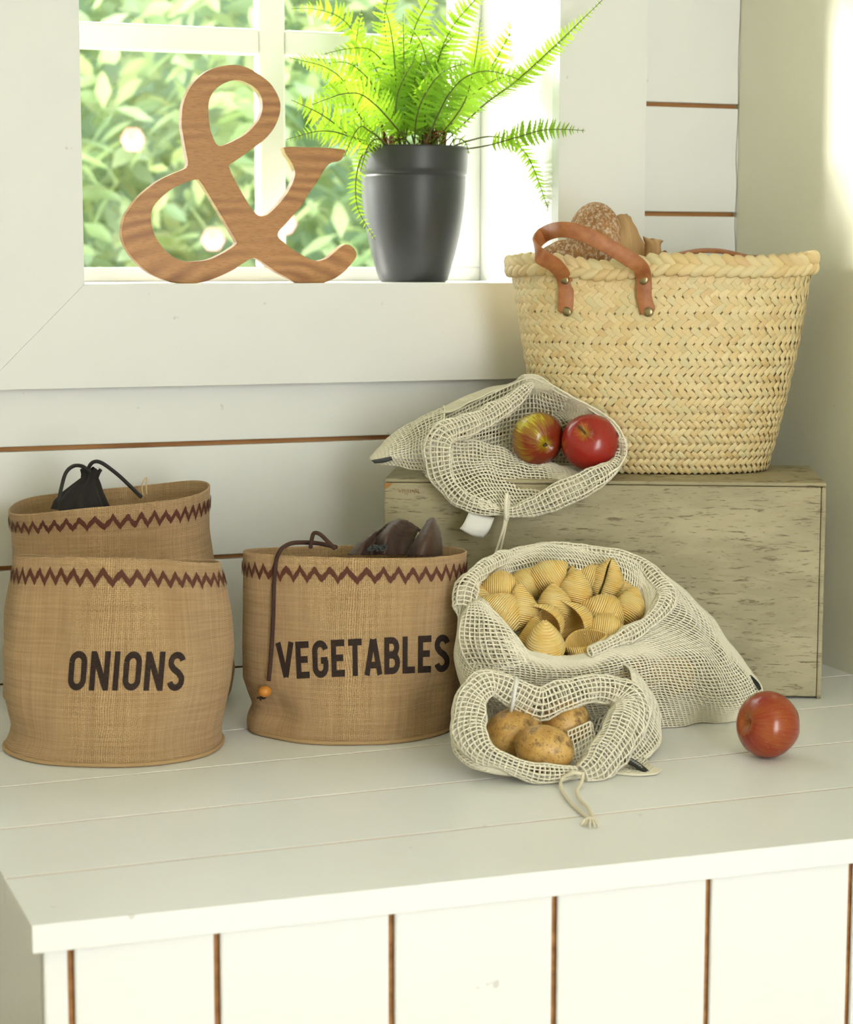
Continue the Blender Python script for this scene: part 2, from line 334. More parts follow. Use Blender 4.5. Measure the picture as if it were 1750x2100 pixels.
# ================================================================== THE SETTING
YW, XR, ZF = 2.61, 1.49, -.46
WX0, WX1, WZ0, WZ1 = .527, 1.194, .519, 1.30          # window opening
YG = 2.87                                               # glazing plane
def mboxes(name, bs, mat, parent=None, bev=0, **k):
    V = []; F = []
    for (x0, y0, z0), (x1, y1, z1) in bs:
        b = len(V); V += [(x0, y0, z0), (x1, y0, z0), (x1, y1, z0), (x0, y1, z0), (x0, y0, z1), (x1, y0, z1), (x1, y1, z1), (x0, y1, z1)]
        F += [tuple(b+i for i in q) for q in ((3, 2, 1, 0), (4, 5, 6, 7), (0, 1, 5, 4), (1, 2, 6, 5), (2, 3, 7, 6), (3, 0, 4, 7))]
    o = obj(name, V, F, mat, parent, smooth=False, **k)
    if bev: bevel(o, bev)
    return o
XL, ZT = -.9, 2.1
wall = mboxes('wall_back', [((XL, YW+.011, ZF), (XR+.1, 2.93, WZ0-.02)), ((XL, YW+.011, WZ1), (XR+.1, 2.93, ZT)), ((XL, YW+.011, WZ0-.02), (WX0-.02, 2.93, WZ1)), ((WX1+.02, YW+.011, WZ0-.02), (XR+.1, 2.93, WZ1))], pine)
tag(wall, 'white painted board wall with brown gaps around the window', kind='structure')
g0, gp, gw = .153, .1545, .0065
edges = [ZF]+[g0+gp*k for k in range(-3, 14) if ZF+.03 < g0+gp*k < ZT]+[ZT]
for i in range(len(edges)-1):
    a, b = edges[i]+(gw/2 if i else 0), edges[i+1]-gw/2
    spans = [(XL, XR)]
    if b > WZ0 and a < WZ1: spans = [(XL, WX0-.03), (WX1+.03, XR)]
    for (x0, x1) in spans: box('plank', (x0, YW, a), (x1, YW+.0112, b), paint, wall, .0012)
wr = box('wall_right', (XR, -1.2, ZF), (XR+.12, YW+.02, ZT), plaster, None, 0); tag(wr, 'smooth cream plastered side wall', kind='structure')
fl = box('floor', (-2.5, -1.2, ZF-.05), (XR+.1, 2.95, ZF), simple('floor_boards', (.45, .36, .25), .6), None, 0); tag(fl, 'plain floor below the bench', kind='structure')
wl = box('wall_left', (-1.02, -1.2, ZF), (-.9, 2.93, ZT), plaster, None, 0); tag(wl, 'plain cream side wall out of view', kind='structure')  # added out of view to block skylight from the left
ce = box('ceiling', (-1.02, -1.2, ZT), (XR+.12, 2.95, ZT+.08), plaster, None, 0); tag(ce, 'plain cream ceiling', kind='structure')  # unseen, added with the left wall to block skylight
wf = mboxes('wall_front', [((-1.02, -1.32, ZF), (.45, -1.2, ZT)), ((.45, -1.32, 1.6), (XR+.12, -1.2, ZT)), ((1.35, -1.32, ZF), (XR+.12, -1.2, 1.6))], plaster); tag(wf, 'added cream wall with a made-up doorway behind the viewer', kind='structure')  # unseen wall added to narrow the skylight entering from the front
# crack in the corner
tube('paint_crack', [(XR-.0006, YW-.0003, .30), (XR-.0022, YW, .45), (XR-.0008, YW, .56), (XR-.003, YW, .60), (XR-.001, YW, .66), (XR-.0032, YW, .70), (XR-.001, YW, .76), (XR-.0022, YW, .84), (XR-.0005, YW, .93), (XR-.002, YW, 1.1)], .0006, simple('crack_shade', (.26, .21, .15), .9), wr, 60, 5)  # dark tube on the surface paints the shade inside the crack
# casing round the window, mitred
cas = thing('trim_1', 'broad white mitred window casing', None, (WX0, YW, WZ0)); cas['kind'] = 'structure'; del_cat = None
CW, CY = .135, 2.588
def casing(pts):   # quad in x,z
    hexa('casing_board', [(x, CY, z) for x, z in pts]+[(x, YW-.0002, z) for x, z in pts], paintv, cas, .0005)
bz = PY(0, 800, CY)[2]
e = .0001
casing([(WX0-CW+e, bz), (WX1+CW-e, bz), (WX1-e, WZ0), (WX0+e, WZ0)])
casing([(WX0-CW, bz), (WX0, WZ0), (WX0, WZ1), (WX0-CW, WZ1+CW)])
casing([(WX1+CW, bz), (WX1+CW, WZ1+CW), (WX1, WZ1), (WX1, WZ0)])
casing([(WX0, WZ1), (WX1, WZ1), (WX1+CW, WZ1+CW), (WX0-CW, WZ1+CW)])
# reveal boards
rv = thing('trim_2', 'white boarded window reveal and sill', None, (WX0, 2.75, WZ0)); rv['kind'] = 'structure'
box('sill_board', (WX0-.019, YW, WZ0-.019), (WX1+.019, YG+.03, WZ0), sash, rv, .001)
box('jamb_board', (WX0-.019, YW, WZ0+.0003), (WX0, YG+.03, WZ1), sash, rv, 0)
box('jamb_board', (WX1, YW, WZ0+.0003), (WX1+.019, YG+.03, WZ1), sash, rv, 0)
box('head_board', (WX0-.019, YW, WZ1), (WX1+.019, YG+.03, WZ1+.019), sash, rv, 0)
# sash
wd = thing('window_1', 'white small-paned sash window', None, (.86, YG, WZ0)); wd['kind'] = 'structure'
y0, y1 = YG, YG+.032
box('bottom_rail', (WX0, y0, WZ0), (WX1, y1, .5395), sash, wd, .002)
box('top_rail', (WX0, y0, WZ1-.05), (WX1, y1, WZ1), sash, wd, .002)
box('stile', (WX0, y0, .5395), (.578, y1, WZ1-.05), sash, wd, .002); box('stile', (1.150, y0, .5395), (WX1, y1, WZ1-.05), sash, wd, .002)
box('glazing_bar', (.846, y0+.002, .5395), (.886, y1, WZ1-.05), sash, wd, .004)
box('glazing_bar', (.578, y0, .846), (.846, y1, .882), sash, wd, .004); box('glazing_bar', (.886, y0, .846), (1.150, y1, .882), sash, wd, .004)
for (x0, x1) in ((.578, .846), (.886, 1.150)):
    for (z0, z1) in ((.5395, .846), (.882, WZ1-.05)): box('pane', (x0, y0+.014, z0), (x1, y0+.017, z1), glass, wd, 0)
box('window_stay', (1.150, y0-.004, .612), (1.158, y0, .665), simple('zinc', (.5, .52, .52), .4, Metallic=.8), wd, .001)

# ------------------------------------------------------------------ storage bench
BX0 = .278
bench = thing('storage_bench', 'white painted plank bench with brown gaps between boards', 'bench', (BX0, 1.62, ZF))
def lin(p, q): # y at BX0 and XR through two points
    (xa, ya), (xb, yb) = p, q; s = (yb-ya)/(xb-xa); return ya+s*(BX0-xa), ya+s*(XR-xa)
ln = [(YW-.0005, YW-.0005), lin((.613, 2.257), (1.462, 2.271)), lin((.326, 2.093), (1.386, 2.115)), lin((.300, 1.934), (1.279, 1.949)), lin((.279, 1.773), (1.167, 1.775)), lin((.278, 1.634), (1.059, 1.609))]
TH = .0245
for i in range(5):
    (ba, bb), (fa, fb) = ln[i], ln[i+1]; g = .0016 if i else 0; g2 = .0016 if i < 4 else 0
    hexa('top_plank', [(BX0, fa+g2, -TH), (XR-.0005, fb+g2, -TH), (XR-.0005, bb-g, -TH), (BX0, ba-g, -TH), (BX0, fa+g2, 0), (XR-.0005, fb+g2, 0), (XR-.0005, bb-g, 0), (BX0, ba-g, 0)], paintb, bench, .0007)
hexa('sub_frame', [(BX0+.03, 1.70, -TH-.03), (XR-.001, 1.66, -TH-.03), (XR-.001, YW-.002, -TH-.03), (BX0+.03, YW-.002, -TH-.03), (BX0+.03, 1.68, -TH-.0004), (XR-.001, 1.66, -TH-.0004), (XR-.001, YW-.002, -TH-.0004), (BX0+.03, YW-.002, -TH-.0004)], pine, bench, 0)
gapm = pine
for i in range(1, 5):
    fa, fb = ln[i]; w = .00155
    hexa('gap_strip', [(BX0+.002, fa-w, -TH+.004), (XR-.001, fb-w, -TH+.004), (XR-.001, fb+w, -TH+.004), (BX0+.002, fa+w, -TH+.004), (BX0+.002, fa-w, -.0007), (XR-.001, fb-w, -.0007), (XR-.001, fb+w, -.0007), (BX0+.002, fa+w, -.0007)], gapm, bench, 0)
# front boards: follow the slightly skewed front edge
def fy(x): return ln[5][0]+(ln[5][1]-ln[5][0])*(x-BX0)/(XR-BX0)+.012
gx = []
for px, py in ((146, 1960), (446, 1915), (805, 1870), (1140, 1830), (1456, 1785), (1749, 1750)):
    x = .7
    for _ in range(8): x = PY(px, py, fy(x))[0]
    gx.append(x)
ex = [BX0+.011]+gx+[gx[-1]+.19, XR]
for i in range(len(ex)-1):
    a = ex[i]+(.0028 if i else 0); b = ex[i+1]-.0028
    if b-a < .01: continue
    hexa('front_board', [(a, fy(a), ZF), (b, fy(b), ZF), (b, fy(b)+.0062, ZF), (a, fy(a)+.0062, ZF), (a, fy(a), -TH-.001), (b, fy(b), -TH-.001), (b, fy(b)+.0062, -TH-.001), (a, fy(a)+.0062, -TH-.001)], paintb, bench, .0022)
hexa('front_backing', [(BX0+.03, fy(BX0)+.0065, ZF), (XR-.001, fy(XR)+.0065, ZF), (XR-.001, fy(XR)+.03, ZF), (BX0+.03, fy(BX0)+.03, ZF), (BX0+.03, fy(BX0)+.0065, -TH-.001), (XR-.001, fy(XR)+.0065, -TH-.001), (XR-.001, fy(XR)+.03, -TH-.001), (BX0+.03, fy(BX0)+.03, -TH-.001)], pine, bench, 0)
ys = [fy(BX0)+.0145, 1.78, 1.93, 2.08, 2.23, 2.38, YW-.002]
for i in range(len(ys)-1): box('side_board', (BX0+.011, ys[i]+.0006, ZF), (BX0+.025, ys[i+1]-.0006, -TH-.001), paintb, bench, .001)

# ------------------------------------------------------------------ garden outside
rnd = random.Random(4)
gl_ = box('lawn_ground', (-4, 2.95, -.6), (11, 16, -.5), lawn_m, None, 0); tag(gl_, 'pale sunlit lawn beyond the window', 'lawn', kind='structure')
def leaf_cloud(n, x0, x1, yc, z0, z1, size, seed, depth=.5):
    r = random.Random(seed); V = []; F = []; T = []
    for _ in range(n):
        x = r.uniform(x0, x1); z = r.uniform(z0, z1); y = yc+.28*math.sin(x*2.3+seed)*math.sin(z*2.9)+r.uniform(-.12, depth)
        s = size*r.uniform(.6, 1.4); R = Euler((r.uniform(-.9, 1.2), r.uniform(-1, 1), r.uniform(0, 6.28))).to_matrix()
        b = len(V); q = r.random()
        for (a, c, d) in ((0, -1, 0), (-.42, -.1, .12), (0, 0, 0), (.42, -.1, .12), (-.25, .6, .1), (.25, .6, .1), (0, 1.1, -.05)):
            p = R @ Vector((a*s, c*s, d*s)); V.append((x+p.x, y+p.y, z+p.z)); T.append(q)
        F += [(b, b+2, b+1), (b, b+3, b+2), (b+1, b+2, b+4), (b+2, b+3, b+5), (b+2, b+5, b+6), (b+2, b+6, b+4)]
    return V, F, T
hg = thing('hedge', 'sunlit leafy hedge out of focus behind the window', 'hedge', (3, 8.4, -.5))
V, F, T = leaf_cloud(17000, -.4, 6.6, 8.2, -.5, 3.2, .075, 3, .8); o = obj('foliage', V, F, hedge_m, hg, tint=T, kind='stuff')
box('hedge_interior', (-.4, 9.1, -.5), (6.6, 9.4, 3.1), hedge_in, hg, 0)
for k in range(5):
    x = rnd.uniform(1.7, 3.6); z = rnd.uniform(.5, 1.8); V = []; F = []
    for q in range(6):
        a = q*PI/3; b = len(V); V += [(x, 8.0, z), (x+.05*math.cos(a), 7.97, z+.05*math.sin(a)), (x+.05*math.cos(a+1), 7.97, z+.05*math.sin(a+1))]; F.append((b, b+1, b+2))
    obj('blossom', V, F, petal_m, hg)

# ================================================================== AMPERSAND
AO = [(473,131),(490,132),(511,138),(534,152),(554,168),(566,185),(574,203),(576,219),(573,237),(565,256),(556,270),(542,285),(523,300),(503,314),(482,329),(472,335),(470,340),(480,363),(500,399),(518,428),(528,438),(534,441),(541,441),(549,438),(560,429),(576,412),(591,392),(600,375),(605,361),(606,350),(603,341),(596,327),(586,313),(584,305),(586,299),(634,300),(680,302),(708,305),(710,309),(699,327),(680,332),(672,338),(665,347),(653,368),(634,395),(619,420),(600,442),(585,459),(574,470),(570,479),(573,487),(585,497),(603,511),(622,522),(637,530),(650,533),(660,532),(673,527),(688,514),(700,504),(709,499),(718,501),(727,508),(732,519),(730,528),(722,539),(708,554),(691,567),(676,574),(662,579),(640,579.5),(614,579),(600,573),(588,567),(566,555),(545,540),(528,529),(520,527),(511,531),(492,543),(480,551),(453,564),(416,577),(385,579.5),(358,578),(341,573),(316,563),(294,548),(273,527),(259,506),(251,483),(251,466),(256,443),(266,426),(280,407),(301,387),(327,368),(351,356),(378,345),(384,341),(386,333),(385,324),(380,298),(376,274),(373,256),(373.5,234),(376,213),(384,190),(398,167),(420,147),(444,136)]
AH1 = [(444,293),(453,297),(464,294),(480,287),(503,274),(521,257),(534,239),(539,219),(538,203),(532,188),(518,174),(500,165),(484,162),(473,164),(456,171),(441,183),(431,200),(428,220),(429,241),(433,267)]
AH2 = [(407,366),(401,366),(380,373),(351,387),(327,407),(314,424),(310,443),(313,464),(321,487),(341,513),(361,528),(380,534),(401,534),(430,530),(458,517),(473,508),(483,501),(487,496),(480,483),(458,446),(437,411),(416,377)]
YA, TA = 2.652, .018
cu = bpy.data.curves.new('amp', 'CURVE'); cu.dimensions = '2D'; cu.fill_mode = 'BOTH'; cu.extrude = TA/2-.0012; cu.bevel_depth = .0012; cu.bevel_resolution = 2; cu.offset = -.0012
zmin = 9
for ring in (AO, AH1, AH2):
    sm = catmull(np.array(ring, float), len(ring)*3, True)
    sp = cu.splines.new('POLY'); sp.use_cyclic_u = True; sp.points.add(len(sm)-1)
    for i, (x, y) in enumerate(sm):
        p = PY(x, y, YA); sp.points[i].co = (p[0], max(p[2], WZ0+.0012), 0, 1)
co_ = bpy.data.objects.new('amp_tmp', cu); COL.objects.link(co_)
me = bpy.data.meshes.new_from_object(co_.evaluated_get(bpy.context.evaluated_depsgraph_get())); bpy.data.objects.remove(co_)
V = [(v.co.x, YA+TA/2-v.co.z, v.co.y) for v in me.vertices]; zb = min(v[2] for v in V)
amp = obj('ampersand', [(x, y, z-zb+WZ0) for x, y, z in V], [tuple(p.vertices)[::-1] if False else tuple(p.vertices) for p in me.polygons], wood, smooth=False, loc=(.80, YA, WZ0))
tag(amp, 'wooden ampersand ornament standing on the window sill', 'ornament')
bpy.data.meshes.remove(me)

# ================================================================== WOODEN BOX
BL, BR_, BH, BD = np.array([.867, 2.399]), np.array([1.3655, 2.155]), .275, .222
bu = (BR_-BL)/np.linalg.norm(BR_-BL); bn = np.array([-bu[1], bu[0]]); LEN = np.linalg.norm(BR_-BL)
wb = thing('wooden_box', 'weathered grey-green wooden chest under the straw basket', 'chest', (*(BL+bu*LEN/2), 0))
def bpt(s, d, z): q = BL+bu*s+bn*d; return (q[0], q[1], z)
def bboard(name, s0, s1, d0, d1, z0, z1, bev=.002, mat=None):
    return hexa(name, [bpt(s0, d0, z0), bpt(s1, d0, z0), bpt(s1, d1, z0), bpt(s0, d1, z0), bpt(s0, d0, z1), bpt(s1, d0, z1), bpt(s1, d1, z1), bpt(s0, d1, z1)], mat or boxpaint, wb, bev)
bboard('front_board', 0, LEN-.0065, 0, .016, .003, BH-.0055, .0018)
bboard('side_board', LEN-.006, LEN, .0008, BD, 0, BH-.0055, .002); bboard('side_board', .0003, .016, .0165, BD, .001, BH-.0055)
bboard('back_board', .017, LEN-.007, BD-.016, BD, .003, BH-.0055)
bboard('lid_board', 0, LEN, 0.0004, BD, BH-.005, BH, .0022)
bboard('base_board', .018, LEN-.008, .018, BD-.018, .002, .014)
obj('bare_corner', [bpt(.0006, -.0004, BH-.0058), bpt(.0105, -.0004, BH-.0058), bpt(.0085, -.0004, BH-.009), bpt(.0035, -.0004, BH-.0125), bpt(.0006, -.0004, BH-.0135)], [(0, 1, 2, 3, 4)], boxworn, wb, False)

# ================================================================== POTTED FERN
PC = np.array([*PY(848, 580, 2.735)[:2], WZ0])
pxm = FPX/np.dot(PC-E0, _f)
fern = thing('potted_fern', 'bright green fern in a charcoal pot on the window sill', 'plant', PC)
R0, R1, PH = 70/pxm, 112/pxm, 272/pxm
prof = [(.0, .0), (R0*.93, 0), (R0, .003)]
for k in range(1, 13):
    q = k/12; prof.append((R0+(R1*.955-R0)*(1-(1-q)**1.9)*1.0, .003+(PH*.775-.003)*q))
prof += [(R1*.962, PH*.785), (R1*.945, PH*.79), (R1*.945, PH*.797), (R1*.972, PH*.802), (R1*.985, PH*.84), (R1, PH*.985), (R1*.995, PH), (R1*.965, PH), (R1*.955, PH*.98), (R1*.93, PH*.8), (R1*.9, PH*.6)]
lathe('pot', prof, pot_m, fern, PC, 72)
V = []; F = []; r_ = random.Random(2); nn = 26
for i in range(10):
    for j in range(nn):
        t_ = 2*PI*j/nn; rr = R1*.94*i/9; V.append((PC[0]+rr*math.cos(t_), PC[1]+rr*math.sin(t_), PC[2]+PH*.93+.014*(1-(i/9)**2)+r_.uniform(-.003, .004)))
obj('soil', V, grid_faces(nn, 10), soil_m, fern)
for k in range(9):   # woody crown stubs
    a = r_.uniform(0, 6.28); rr = r_.uniform(.005, .045); b0 = np.array([PC[0]+rr*math.cos(a), PC[1]+rr*math.sin(a)-.012, PC[2]+PH*.94])
    tube('crown_stub', [b0, b0+[r_.uniform(-.012, .012), r_.uniform(-.012, .004), .018], b0+[r_.uniform(-.022, .022), r_.uniform(-.02, .006), .030+r_.random()*.018]], .0042, dead_m, fern, 10, 6, rfun=lambda q: 1.2-.7*q)
def frond(path, wid, seed, nl=None, mat=None, bare=.16, up=None):
    r = random.Random(seed); P = catmull(path, 60); L = np.linalg.norm(np.diff(P, axis=0), axis=1).sum()
    T = np.gradient(P, axis=0); T /= np.linalg.norm(T, axis=1)[:, None]
    nl = nl or max(10, int(L/.0080)); ref = np.array(up if up is not None else [r.uniform(-.5, .5), -1, r.uniform(-.3, .7)], float)
    V = []; F = []; tn = []
    for k in range(nl):
        q = bare+(1-bare)*(k+.5)/nl; i = min(59, int(q*59)); env = math.sin(PI*min(1, .16+.84*(q-bare)/(1-bare)))**.8*(1.02-.25*q)
        for sd in (-1, 1):
            d = np.cross(T[i], ref); d /= np.linalg.norm(d)+1e-9; d = d*sd+T[i]*.32+np.array([r.uniform(-.12, .12), r.uniform(-.12, .12), r.uniform(-.2, .08)]); d /= np.linalg.norm(d)
            ln_ = max(.004, wid*env*r.uniform(.85, 1.08)); nrm = np.cross(d, T[i]); nrm /= np.linalg.norm(nrm)+1e-9; sde = np.cross(nrm, d)
            b = len(V); m = 9; w0 = min(.0036, ln_*.17); tv = r.random()*.5
            for j in range(m+1):
                f = j/m; c = P[i]+d*ln_*f+nrm*(-.16*ln_*f*f)*r.uniform(.6, 1.4)+T[i]*.05*ln_*f*f
                w = w0*(1-f**1.8)*(1.0 if j % 2 else .52)+.0002
                V += [c+sde*w, c+nrm*.0004, c-sde*w]; tn += [tv]*3
            for j in range(m):
                a = b+j*3; F += [(a, a+1, a+4, a+3), (a+1, a+2, a+5, a+4)]
    o = obj('frond', V, F, mat or fern_m, fern, tint=tn)
    tube('stem', [P[0]] + [P[i] for i in range(6, 60, 9)]+[P[59]], .0011, frond_stem, o, 26, 5, rfun=lambda q: 1.2-.8*q)
    return o
def pth(*pts): return [PY(x, y, Y) for x, y, Y in pts]
spec = [ # traced fronds: path, pinna length in metres
 (pth((905,300,2.73),(985,222,2.71),(1060,165,2.62),(1138,94,2.562),(1236,0,2.53)), .024),
 (pth((935,306,2.70),(985,302,2.68),(1050,285,2.62),(1120,266,2.575),(1200,268,2.535)), .025),
 (pth((930,300,2.71),(1000,280,2.69),(1062,296,2.66),(1095,348,2.64),(1130,445,2.62)), .019),
 (pth((770,308,2.69),(742,320,2.66),(730,375,2.65),(735,430,2.64),(770,492,2.635)), .016),
 (pth((790,305,2.72),(728,285,2.71),(665,238,2.69),(598,205,2.67)), .042),
 (pth((795,300,2.74),(735,235,2.74),(690,150,2.73),(592,118,2.71)), .043),
 (pth((800,295,2.76),(752,190,2.77),(730,110,2.77),(742,20,2.76)), .045),
 (pth((820,300,2.72),(812,250,2.70),(818,185,2.69),(852,120,2.66)), .035),
 (pth((850,295,2.74),(830,190,2.74),(850,60,2.74),(905,-40,2.72)), .042),
 (pth((860,295,2.72),(885,170,2.71),(925,60,2.69),(1000,-25,2.67)), .040),
 (pth((885,298,2.70),(950,215,2.68),(975,120,2.66),(985,40,2.64)), .036),
 (pth((900,300,2.72),(960,205,2.72),(1025,160,2.70),(1098,150,2.68)), .030),
 (pth((830,290,2.78),(760,120,2.80),(690,30,2.80),(598,18,2.79)), .036),
 (pth((790,300,2.70),(735,285,2.67),(665,268,2.65),(588,286,2.63)), .020),
 (pth((900,290,2.76),(1000,150,2.77),(1050,60,2.76),(1075,0,2.75)), .028),
 (pth((870,300,2.68),(930,180,2.65),(1000,145,2.62),(1075,168,2.60)), .030),
 (pth((840,295,2.70),(770,215,2.67),(720,190,2.65),(640,215,2.62)), .036),
 (pth((850,295,2.69),(860,220,2.66),(905,150,2.63),(960,130,2.61)), .030),
 (pth((850,290,2.76),(800,120,2.77),(790,20,2.77),(820,-60,2.76)), .040),
 (pth((800,300,2.69),(760,270,2.66),(735,262,2.64),(706,322,2.62)), .020),
 (pth((920,302,2.69),(935,285,2.66),(955,292,2.645),(962,316,2.64)), .012),
 (pth((790,300,2.70),(775,285,2.67),(755,300,2.65),(740,350,2.64)), .016),
]
for i, (p, w) in enumerate(spec): frond(p, w, 50+i, bare=.28 if i in (0, 1, 2) else .15)
rf = random.Random(9)
for i in range(17):
    a = rf.uniform(0, 2*PI); lean = rf.uniform(.03, .15); hgt = rf.uniform(.09, .22)
    b0 = np.array([PC[0]+rf.uniform(-.03, .03), PC[1]+rf.uniform(-.03, .02), PC[2]+PH*.95]); dx, dy = math.cos(a)*lean, math.sin(a)*lean*.75
    frond([b0, b0+[dx*.25, dy*.25, hgt*.45], b0+[dx*.6, dy*.6, hgt*.85], b0+[dx*1.1, dy*1.1, hgt*(1.0 if i % 3 else .8)]], rf.uniform(.022, .034), 200+i)
for i in range(6):
    a = rf.uniform(0, 2*PI); b0 = np.array([PC[0]+rf.uniform(-.03, .03), PC[1]-.02+rf.uniform(-.03, .02), PC[2]+PH*.96])
    frond([b0, b0+[math.cos(a)*.02, -.012, .022], b0+[math.cos(a)*.045, -.03, .028], b0+[math.cos(a)*.06, -.04, .006]], .013, 300+i, mat=dead_m if i < 2 else None, bare=.1)

# ================================================================== STRAW BASKET
BU = np.array([bu[0], bu[1], 0]); BN = np.array([bn[0], bn[1], 0])
dfront = float(np.dot(bn, BL))
bc = PPL(1349, 966, np.array([*(bn*(dfront+.160)), 0]), BN); bc[2] = BH
sc = FPX/np.dot(bc-E0, _f)
bas = thing('straw_basket', 'large woven palm basket with tan leather handles on the chest', 'basket', bc)
AB, AR, DB, DR = 219/sc, 303/sc, .078, .104
ZR = .5525-BH
def bsurf(th, q, off=0.0):
    """th angle, q height 0..1 ; returns point, normal"""
    def p(th, q):
        a = AB+(AR-AB)*(q**.92)+.004*math.sin(PI*q); d = DB+(DR-DB)*q+.010*math.sin(PI*q)
        c, s_ = math.cos(th), math.sin(th); ex = .86
        cx_, sx_ = math.copysign(abs(c)**ex, c), math.copysign(abs(s_)**ex, s_)
        dip = -.013*math.exp(-((cx_+.38)/.26)**2) if s_ < 0 else 0
        wob = .0035*math.sin(3*th+1.3)*q*q
        return bc+BU*(a*cx_)+BN*(d*sx_+(.012*math.exp(-((cx_+.30)/.22)**2)*q**3 if s_ < 0 else 0)+.004*math.sin(th*2+1)*q)+UP*(ZR*q+(dip+wob)*q**5)
    e_ = 1e-3; P0 = p(th, q); du = p(th+e_, q)-p(th-e_, q); dv = p(th, min(1.05, q+e_))-p(th, q-e_); n_ = np.cross(du, dv); n_ /= np.linalg.norm(n_)
    return P0+n_*off, n_, du/np.linalg.norm(du), dv/np.linalg.norm(dv)
# arc-length table of angles (measured at mid height)
ths = np.linspace(-PI, PI, 721); mid = np.array([bsurf(t_, .55)[0] for t_ in ths]); al = np.r_[0, np.cumsum(np.linalg.norm(np.diff(mid, axis=0), axis=1))]
def th_at(f): return float(np.interp((f % 1)*al[-1], al, ths))
V = []; nb = 90
for k in range(24):
    for j in range(nb): V.append(bsurf(th_at(j/nb), k/23*.99+.005, -.0022)[0])
obj('backing', V, grid_faces(nb, 24), palm_dark, bas)
V2 = [bsurf(th_at(j/nb), .012, -.002)[0] for j in range(nb)]; obj('base', V2, [tuple(range(nb))], palm_dark, bas)
NC, NR = 86, 27
# one shared strip : slightly domed lozenge pad
sv = []; sf = []
for x in (-1, -.86, 0, .86, 1):
    for y in (-1, -.78, .78, 1):
        e_ = (abs(x) == 1)+(abs(y) == 1); sv.append((x*(1-.05*(abs(y) == 1)), y*(1-.08*(abs(x) == 1)), (1.0-.12*x*x if e_ == 0 else (.25 if e_ == 1 else -.1))-.55*(x > .9)))
for i in range(4):
    for j in range(3): a = i*4+j; sf.append((a, a+4, a+5, a+1))
sme = bpy.data.meshes.new('palm_strip'); sme.from_pydata(sv, [], sf); sme.polygons.foreach_set('use_smooth', [True]*len(sf)); sme.materials.append(palm)
strips = []; rs = random.Random(11)
for k in range(NR):
    q = (k+.5)/NR*.965+.004; sgn = 1 if k % 2 else -1
    for j in range(NC):
        th = th_at((j+(.25 if k % 2 else -.25)+rs.uniform(-.06, .06)+.25*math.sin(k*1.7))/NC); p, n_, du, dv = bsurf(th, q+rs.uniform(-.0012, .0012), .0004+rs.uniform(0, .0006))
        per = al[-1]/NC*(.82+.34*q); a = sgn*math.radians(38+rs.uniform(-4, 4))
        ax = du*math.cos(a)+dv*math.sin(a); ay = np.cross(n_, ax); tilt = rs.uniform(-.06, .06); n2 = n_*math.cos(tilt)+ay*math.sin(tilt); ax = ax*math.cos(.09)+n2*math.sin(.09)*(-1); n2 = np.cross(ax, ay); n2 /= np.linalg.norm(n2); ay = np.cross(n2, ax)
        Mx = Matrix(((*ax,), (*ay,), (*n2,))).transposed()
        view = E0-p; view = view/np.linalg.norm(view)
        strips.append((float(np.dot(n_, view)), p, Mx, (per*rs.uniform(.69, .76), per*rs.uniform(.365, .40), .0009), rs.random(), k))
strips.sort(key=lambda s_: -s_[0])
for d, p, Mx, scl, tv, k in strips[:300]:
    o = link('palm_strip', sme, bas); o.location = Vector(p)-Vector(bc); o.rotation_euler = Mx.to_euler(); o.scale = scl
V = []; F = []; T = []
for d, p, Mx, scl, tv, k in strips[300:]:
    b = len(V)
    for v in sv: w = Mx @ Vector((v[0]*scl[0], v[1]*scl[1], v[2]*scl[2])); V.append((p[0]+w.x, p[1]+w.y, p[2]+w.z)); T.append(tv)
    F += [tuple(b+i for i in f) for f in sf]
obj('palm_weave', V, F, palm, bas, tint=T, kind='stuff')
# rolled rim: two courses of slanted wraps
wv_ = []; wf_ = []
for i in range(7):
    for j in range(8):
        a = PI*i/6; b = 2*PI*j/8; wv_.append((-math.cos(a)*(1-.15*abs(math.cos(a))), math.sin(a)**.7*math.cos(b), math.sin(a)**.7*math.sin(b)))
for i in range(6):
    for j in range(8): wf_.append((i*8+j, i*8+(j+1) % 8, (i+1)*8+(j+1) % 8, (i+1)*8+j))
wme = bpy.data.meshes.new('rim_wrap'); wme.from_pydata(wv_, [], wf_); wme.polygons.foreach_set('use_smooth', [True]*len(wf_)); wme.materials.append(palm)
for row, (q, off, n_w, r_w, ang) in enumerate(((.992, .003, 66, .0094, 30), (.953, .0045, 66, .0086, 24))):
    for j in range(n_w):
        th = th_at((j+.5*row)/n_w); p, n_, du, dv = bsurf(th, q, off); a = math.radians(ang+rs.uniform(-4, 4))*(1 if row else -1)
        ax = du*math.cos(a)+dv*math.sin(a); ay = np.cross(n_, ax); Mx = Matrix(((*ax,), (*ay,), (*n_,))).transposed()
        o = link('rim_wrap', wme, bas); o.location = Vector(p)-Vector(bc); o.rotation_euler = Mx.to_euler(); o.scale = (.0165, r_w*rs.uniform(.80, .92), r_w*.8)
